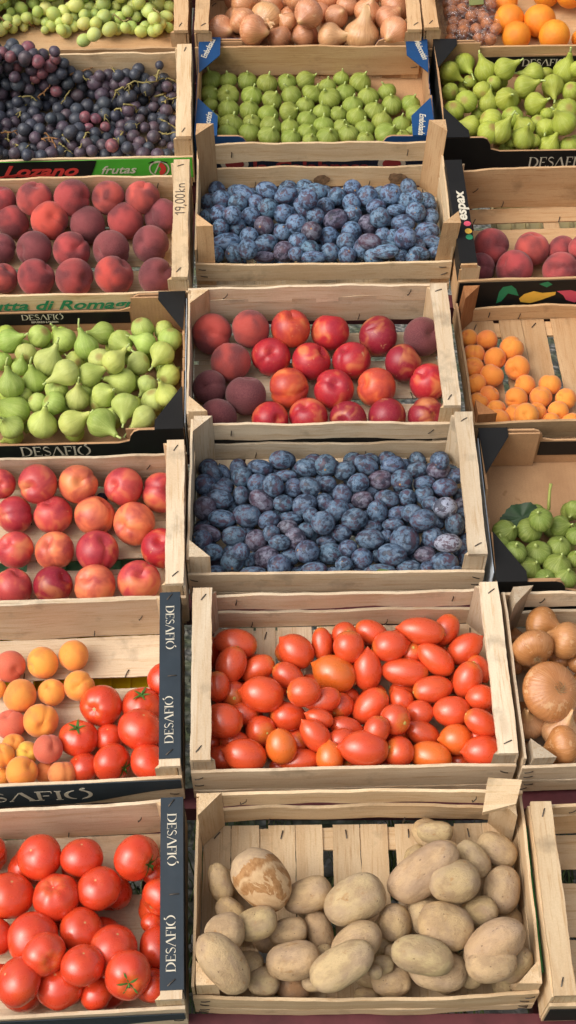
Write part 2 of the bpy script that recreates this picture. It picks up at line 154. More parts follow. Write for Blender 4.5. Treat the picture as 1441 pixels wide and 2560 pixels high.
  [[-196,-15,51,25.4,16.4,-99,14,-3],[-152,-9,50,25.5,21.4,96,-17,-22],[-114,-19,50,19.7,16.4,86,33,38],[-76,-8,39,22.7,12.4,100,-1,0],[-40,-16,61,14.3,14.3,-7,-43,90],[-19,-38,69,21.1,21.1,20,-39,90],[36,-23,55,23.7,20.5,93,37,4],[154,-41,81,23.4,18.6,98,7,18],[184,-23,39,12.3,12.3,-29,-14,95],[212,-32,50,20.5,17.2,1,78,63],[232,3,27,13.3,13.3,-38,-17,91]],
  [[-227,8,51,21.4,21.4,24,-88,41,"p"],[-87,17,50,19.4,15.7,-98,-10,16],[-50,11,53,22.7,19.8,-87,-37,-33],[7,-1,53,22.6,19.7,-87,-45,-20],[78,-4,52,20.6,18.9,-1,-82,-57],[116,-6,49,20.6,13.2,-99,-14,-9],[138,-18,67,19.6,16.3,-99,9,-12],[173,8,57,16.5,13.2,99,-7,9],[196,-8,67,21.3,18.8,100,-1,0,"w"],[232,27,23,14.6,14.6,67,-58,45,"p"]],
  [[-200,27,50,24.0,18.2,98,-13,-14],[-163,37,46,17.5,14.5,1,87,49],[-126,21,52,24.8,19.0,76,-52,-40,"p"],[-15,21,47,16.6,16.6,-14,-72,68],[17,39,41,20.8,18.7,-1,-69,-72],[54,30,38,20.8,16.6,100,1,-3,"p"],[97,24,50,22.8,16.6,96,-27,8],[133,25,51,15.7,15.7,-41,-24,88],[163,32,49,17.4,17.4,18,22,96],[231,51,20,12.6,12.6,-19,-88,44]],
  [[-228,68,37,20.1,20.1,28,-35,89],[-199,52,44,20.9,12.5,-98,21,1],[-133,55,56,18.7,18.7,64,1,77],[-105,44,67,21.5,19.0,16,-86,-49],[-67,48,53,17.9,17.9,-80,-42,42],[-40,41,67,19.8,16.5,-86,45,25],[-10,58,49,17.9,15.0,100,-5,6],[47,58,51,20.0,17.5,94,32,12],[88,67,47,22.6,17.6,100,-4,4,"p"],[125,60,56,20.0,20.0,-26,-82,51],[167,60,46,20.1,13.4,-100,-7,-3],[201,46,51,22.9,17.5,100,5,-9]],
  [[-216,92,39,21.9,16.0,63,-60,-49],[-196,102,21,19.1,13.6,33,-82,-47],[-161,73,52,19.2,19.2,-2,-81,58],[-127,97,45,21.9,16.0,-99,4,12],[-83,80,43,21.0,11.8,100,0,-2],[-45,95,48,21.9,17.7,99,-6,-9],[23,88,47,20.2,17.7,-97,-3,-24],[155,95,37,20.3,16.1,98,9,15],[193,86,48,21.8,17.6,99,-8,10,"p"],[225,77,43,18.9,14.7,-99,-13,-9]],
  [[-88,113,48,24.5,17.7,-97,-12,20],[-10,95,55,21.0,21.0,-10,-85,52],[64,103,42,24.5,17.7,-86,36,37],[111,101,44,21.9,17.7,97,3,24],[196,86,76,14.6,14.6,-77,-62,14]],
 ], "fill": [[20,-116,24,16],[0,56,24,16],[118,-92,24,16],[-52,71,24,16],[132,111,24,16],[200,57,24,16],[-38,-36,24,16],[-92,56,24,16],[-102,89,24,16],[-181,31,24,16],[129,-50,24,16],[-136,113,24,16],[201,-106,24,16],[1,112,24,16],[93,-17,24,16],[-141,-117,24,16],[164,72,24,16],[136,32,24,16],[-85,-38,24,16],[218,95,24,16],[-62,10,24,16],[40,82,24,16],[169,-58,24,16],[-140,7,24,16],[40,52,24,16],[0,-38,24,16],[-26,32,24,16],[16,-73,24,16],[-58,105,24,16],[152,-12,24,16],[-219,-6,24,16],[98,35,24,16],[-4,-3,24,16],[27,16,24,16],[-220,40,24,16],[86,-124,24,16],[163,-118,24,16],[89,-85,24,16],[-62,-70,24,16],[-124,54,24,16],[-204,-88,24,16],[180,-3,24,16],[-153,-30,24,16],[73,124,24,16],[59,-64,24,16],[-25,-121,24,16],[-156,50,24,16],[-177,-70,24,16],[-94,18,24,16],[220,-21,24,16],[177,27,24,16],[-194,73,24,16],[-110,-69,24,16],[-224,115,24,16],[41,127,24,16],[200,127,24,16],[-176,-121,24,16],[145,-76,24,16],[41,-19,24,16],[-86,-107,24,16],[87,85,24,16],[182,99,24,16],[-32,-87,24,16],[120,-4,24,16],[-63,41,24,16],[205,17,24,16],[43,-96,24,16],[-186,-12,24,16],[-140,-87,24,16],[198,-44,24,16],[-169,114,24,16],[-224,-44,24,16],[129,61,24,16],[65,-1,24,16],[105,128,24,16],[-16,83,24,16],[88,-49,24,16],[159,125,24,16],[71,58,24,16],[-222,-113,24,16],[-96,128,24,16],[-153,82,24,16],[-106,-12,24,16],[-36,-6,24,16],[223,-66,24,16],[128,-128,24,16],[-31,124,24,16],[-56,-115,24,16],[175,-90,24,16]]},
"apricotL2": {"crate": "L2", "kind": "apricot", "rows": [
  [[-40,-106,23,15.4,15.4,-65,21,73],[-3,-114,57,25.7,25.7,69,8,72],[29,-103,26,18.8,18.8,-88,-26,39,"o"],[58,-115,44,22.9,22.9,1,90,43,"o"]],
  [[-37,-84,54,20.8,20.8,-6,53,84],[-23,-58,36,18.9,18.9,30,24,93],[1,-77,45,18.7,18.7,26,-29,92,"g"],[36,-78,59,23.7,23.7,56,-23,80,"r"]],
  [[-31,-20,32,25.1,25.1,-14,31,94,"r"],[18,-17,36,28.7,28.7,21,-76,61]],
  [[-59,49,24,16.0,16.0,-11,4,99],[-18,28,36,29.0,29.0,-85,24,47],[32,35,31,23.2,23.2,-9,24,97],[78,44,33,26.0,26.0,-12,-55,83]],
  [[-38,85,34,26.5,26.5,54,-64,55,"r"],[15,89,34,27.2,27.2,-75,-52,40],[66,100,33,25.9,25.9,-58,-11,81]],
 ], "fill": []},
"tomatoL2": {"crate": "L2", "kind": "tomato", "rows": [
  [[90,-102,36,25.4,25.4,46,-34,-82],[137,-103,52,32.7,32.7,82,-52,22,"k"],[198,-112,63,32.5,32.5,-60,-32,-74]],
  [[81,-54,41,32.0,32.0,2,36,93,"c"],[128,-50,31,24.1,24.1,2,-32,-95],[182,-55,67,36.3,36.3,-25,-42,-87],[218,-51,28,20.7,20.7,11,-33,-94]],
  [[116,2,42,34.8,34.8,-36,-58,73,"s"],[182,0,40,33.0,33.0,2,36,93,"c"]],
  [[219,46,37,30.1,30.1,-3,7,-100]],
 ], "fill": []},
"tomatoL1": {"crate": "L1", "kind": "tomato", "rows": [
  [[20,-107,120,34.1,34.1,61,-19,-77],[71,-105,89,35.6,35.6,7,-22,-97],[123,-117,78,24.2,24.2,43,-31,-85],[172,-107,128,34.0,34.0,16,-67,73,"K"],[207,-121,102,19.1,19.1,82,-52,22,"k"],[205,-110,84,23.2,23.2,-19,-29,-94]],
  [[-13,-91,78,22.3,22.3,-34,-44,-83],[108,-91,128,30.8,30.8,-18,-43,-89],[139,-92,79,13.8,13.8,-19,-40,-90],[171,-60,25,17.5,17.5,0,-35,-94]],
  [[-26,-33,88,29.0,29.0,-17,-42,-89],[33,-42,100,37.9,37.9,-45,18,-88],[54,-73,128,31.3,31.3,52,-57,64,"t3"],[149,-60,104,33.9,33.9,-28,-40,-87],[212,-56,78,31.1,31.1,-42,-12,-90]],
  [[100,-29,90,32.7,32.7,-31,-10,-94],[201,-16,67,17.4,17.4,-9,-38,-92]],
  [[-7,27,88,36.0,36.0,-23,-42,-88],[63,18,97,35.1,35.1,-8,26,96,"t"],[125,29,95,32.7,32.7,12,-16,-98],[214,14,92,29.4,29.4,-64,-76,9,"t2"]],
  [[34,82,91,34.7,34.7,32,-6,-95],[98,78,94,31.6,31.6,-6,-47,-88],[178,71,102,34.5,34.5,82,-52,22,"k"],[206,62,61,22.3,22.3,-25,-18,-95]],
  [[-40,101,83,21.2,21.2,10,-54,-84]],
 ], "fill": [[137,-98,39,31],[8,87,39,31],[37,-44,39,31],[90,81,39,31],[200,-96,39,31],[12,-100,39,31],[-40,-17,39,31],[182,96,39,31],[122,-23,39,31],[205,16,39,31],[77,-91,39,31],[-36,44,39,31],[65,13,39,31],[136,41,39,31],[-53,106,39,31]]},
"romaM2": {"crate": "M2", "kind": "roma", "rows": [
  [[-206,-115,64,24.5,19.7,100,-2,-1],[-167,-122,87,35.1,26.5,96,-17,-24],[-111,-123,44,19.8,11.9,-100,-1,5],[-81,-125,65,30.7,20.5,99,17,2],[-36,-127,83,25.4,21.5,-2,-88,-47,"o"],[-5,-134,57,13.8,13.8,-29,35,89],[18,-120,99,38.0,27.9,99,-5,-11],[59,-134,53,19.7,11.1,100,-2,0],[74,-118,78,24.3,24.3,-73,5,68],[124,-122,66,33.5,24.4,95,-32,-2,"o"],[173,-118,35,20.0,14.4,-100,6,-5],[204,-122,81,32.2,25.9,100,0,-4]],
  [[-222,-84,54,16.0,16.0,-69,-8,72],[-185,-86,61,23.9,17.9,-100,3,-1],[-143,-66,57,24.8,24.8,44,-55,71],[-111,-111,95,28.1,24.2,15,-71,-69,"o"],[-84,-89,57,17.9,17.9,35,14,93],[-57,-92,90,29.5,21.6,63,-60,-50],[-17,-95,76,23.7,19.0,-91,-37,-17],[42,-74,63,23.9,20.8,-36,-79,-50],[38,-93,105,23.5,20.3,36,81,47],[115,-78,56,30.0,20.0,84,-33,-42],[166,-93,66,27.0,24.6,99,5,-11,"o"],[213,-93,61,27.9,15.9,93,-23,-30]],
  [[-203,-63,90,33.6,27.7,96,-22,-17],[-169,-38,60,23.4,19.3,100,-1,-3],[-98,-44,58,29.0,23.3,-100,2,1],[-49,-60,84,23.0,15.9,93,-25,-27],[-6,-67,61,28.0,18.0,93,-28,-23],[69,-69,93,24.5,24.5,58,-56,59],[113,-43,61,22.2,20.1,-97,14,-18],[163,-45,67,31.3,24.9,100,-1,-1],[205,-79,94,29.6,20.5,-86,42,30]],
  [[-186,-3,60,22.3,22.3,10,-68,73],[-139,-15,82,36.2,28.9,98,-13,-15],[-73,-26,110,27.0,24.6,-100,-1,5],[-40,-28,82,28.0,20.0,94,31,11],[-13,-24,55,21.1,21.1,-55,-80,24],[35,-27,54,34.4,25.1,72,56,40],[86,-18,54,22.3,19.5,48,-72,-50],[137,-4,64,33.3,22.3,-99,-14,-1],[210,-28,79,24.1,20.9,100,-1,-3]],
  [[-211,-3,88,24.9,20.1,2,80,60],[-96,26,63,28.6,20.4,-85,49,20],[-21,29,62,37.7,30.3,89,-42,-15,"o"],[33,34,62,34.9,23.8,-2,-78,-62],[94,30,60,39.0,23.4,99,-13,0],[193,8,73,31.7,23.6,35,68,64]],
  [[-226,91,25,29.4,17.7,2,82,57],[-189,42,75,32.7,25.3,36,84,40],[-147,43,58,30.8,20.6,87,33,37],[108,65,60,18.6,18.6,6,5,100],[145,47,70,34.9,22.6,75,-54,-37],[216,34,58,24.7,18.5,-48,80,37]],
  [[-182,87,65,36.5,24.9,98,-16,-11],[-82,72,62,32.3,26.9,75,-54,-37],[-39,86,57,29.9,17.5,-7,88,47],[-2,102,63,20.8,20.8,37,-56,74],[3,67,82,27.1,25.4,2,83,56],[71,69,78,30.8,25.5,-99,-13,-9],[196,71,61,32.3,22.8,-82,-40,-40]],
  [[44,103,64,29.2,20.8,-92,37,9],[125,93,83,39.2,22.7,98,-17,-3],[167,106,61,28.4,20.9,52,76,39]],
 ], "fill": [[43,4,28,20],[93,104,28,20],[152,77,28,20],[-119,-83,28,20],[-9,-127,28,20],[-88,-106,28,20],[-110,-22,28,20],[-192,58,28,20],[-175,-80,28,20],[-173,14,28,20],[-95,91,28,20],[211,-64,28,20],[107,-55,28,20],[22,49,28,20],[-31,101,28,20],[-42,-31,28,20],[71,-36,28,20],[-58,24,28,20],[130,4,28,20],[202,87,28,20],[220,-17,28,20],[174,-88,28,20],[51,108,28,20],[173,-43,28,20],[-24,58,28,20],[35,-69,28,20],[-159,-26,28,20],[-190,97,28,20],[106,51,28,20],[-153,64,28,20],[-46,-74,28,20],[-221,32,28,20],[186,26,28,20],[69,-122,28,20],[220,-106,28,20],[172,120,28,20],[91,9,28,20],[133,-116,28,20],[-204,-25,28,20],[8,96,28,20],[30,-115,28,20],[133,122,28,20],[-134,24,28,20],[-7,-77,28,20],[-84,-63,28,20],[-97,33,28,20],[-1,-2,28,20],[-206,-116,28,20],[77,-83,28,20],[217,51,28,20],[-217,-66,28,20],[-162,-116,28,20],[-46,-114,28,20]]},
"potatoM1": {"crate": "M1", "kind": "potato", "rows": [
  [[-145,-119,66,23.6,21.2,-100,-2,5],[-104,-118,37,28.7,22.3,76,-52,-40,"R"],[-72,-118,63,19.7,15.0,100,-3,3],[-34,-112,125,49.7,28.7,87,42,26],[4,-128,20,19.2,12.0,98,-11,15],[39,-115,50,30.5,25.3,97,4,23],[105,-111,82,42.9,29.7,-99,11,1],[176,-115,128,36.2,25.9,-99,-14,7],[224,-124,60,15.8,15.8,11,-8,99]],
  [[-200,-111,129,50.6,29.9,-56,60,57],[-167,-91,61,21.9,19.1,-100,-1,3],[-104,-97,89,39.3,27.5,99,12,5],[-55,-82,60,18.0,18.0,-59,21,78],[13,-115,97,10.9,10.9,44,-68,59],[24,-101,80,17.7,13.8,100,1,-4],[80,-103,128,44.4,27.8,-97,25,-4],[152,-106,67,27.7,23.7,1,86,52],[212,-105,89,30.2,23.5,77,49,42]],
  [[-199,-68,129,29.6,27.3,-98,-20,1],[-13,-82,106,43.1,29.8,-71,-52,-48],[30,-66,52,18.1,16.1,1,88,47],[42,-82,71,13.9,13.9,-43,-46,78],[179,-89,129,48.5,31.0,82,47,32]],
  [[-194,-18,68,24.3,18.2,-73,67,13],[-156,-50,109,31.6,24.5,94,31,13],[-109,-48,69,30.5,20.9,98,18,2],[-64,-42,46,32.5,21.1,-33,82,47],[45,-40,78,28.1,24.9,16,-84,-52],[91,-27,72,28.2,24.2,-1,-89,-47],[117,-56,113,41.3,33.9,96,-24,-12],[169,-29,90,28.0,22.8,-99,-14,-9],[223,-22,27,19.7,19.7,-6,-95,31]],
  [[-210,26,72,30.7,18.4,-25,76,60],[-80,2,79,40.5,26.7,93,19,31],[-11,-15,103,49.9,35.2,87,40,28],[130,3,128,37.8,31.0,100,10,-1],[206,8,80,35.7,28.4,18,84,51]],
  [[-146,16,113,51.3,38.1,64,-65,-41,"P"],[89,22,115,60.3,32.1,76,44,48],[140,57,69,31.0,20.7,-63,69,35],[167,49,97,31.8,20.4,63,-66,-40]],
  [[116,101,68,27.6,17.6,-99,9,-12],[205,70,73,32.3,23.6,90,-42,-14]],
 ], "fill": [[-14,-5,31,23],[-80,4,31,23],[-145,38,31,23],[-192,-34,31,23],[37,-37,31,23],[-145,-105,31,23],[151,70,31,23],[-201,-110,31,23],[-25,-65,31,23],[208,-112,31,23],[111,-52,31,23],[119,-103,31,23],[-204,35,31,23],[190,-40,31,23],[205,15,31,23],[167,-85,31,23],[91,69,31,23],[-146,-40,31,23],[-102,-64,31,23],[89,-8,31,23],[129,19,31,23],[11,-97,31,23],[-72,-99,31,23],[108,113,31,23],[212,81,31,23],[70,-76,31,23],[149,-23,31,23]]},
"onionR2": {"crate": "R2", "kind": "onion", "rows": [
  [[-225,-79,18,10.0,10.0,-37,-79,49],[-179,-111,96,29.5,29.5,-96,-13,-26]],
  [[-222,-60,66,27.1,27.1,-20,8,98,"n"],[-178,-83,79,30.9,30.9,25,37,89,"n"]],
  [[-153,-50,70,16.5,16.5,-93,31,-17]],
  [[-194,-32,122,47.1,47.1,32,-29,90,"t"],[-139,-4,62,25.1,25.1,72,-56,41]],
  [[-228,53,37,12.0,12.0,-45,-88,16],[-158,52,67,18.6,18.6,-45,73,51],[-130,38,82,20.1,20.1,-15,22,96]],
  [[-218,120,22,14.0,14.0,-2,68,74],[-212,46,120,35.6,35.6,20,-96,21,"t"],[-154,62,112,31.7,31.7,-96,29,1]],
  [[-184,111,80,30.7,30.7,84,-44,32]],
 ], "fill": [[-212,-30,33,25],[-146,-50,33,25],[-126,84,33,25],[-169,36,33,25],[-203,75,33,25],[-171,-106,33,25],[-117,23,33,25],[-168,113,33,25]]},
}
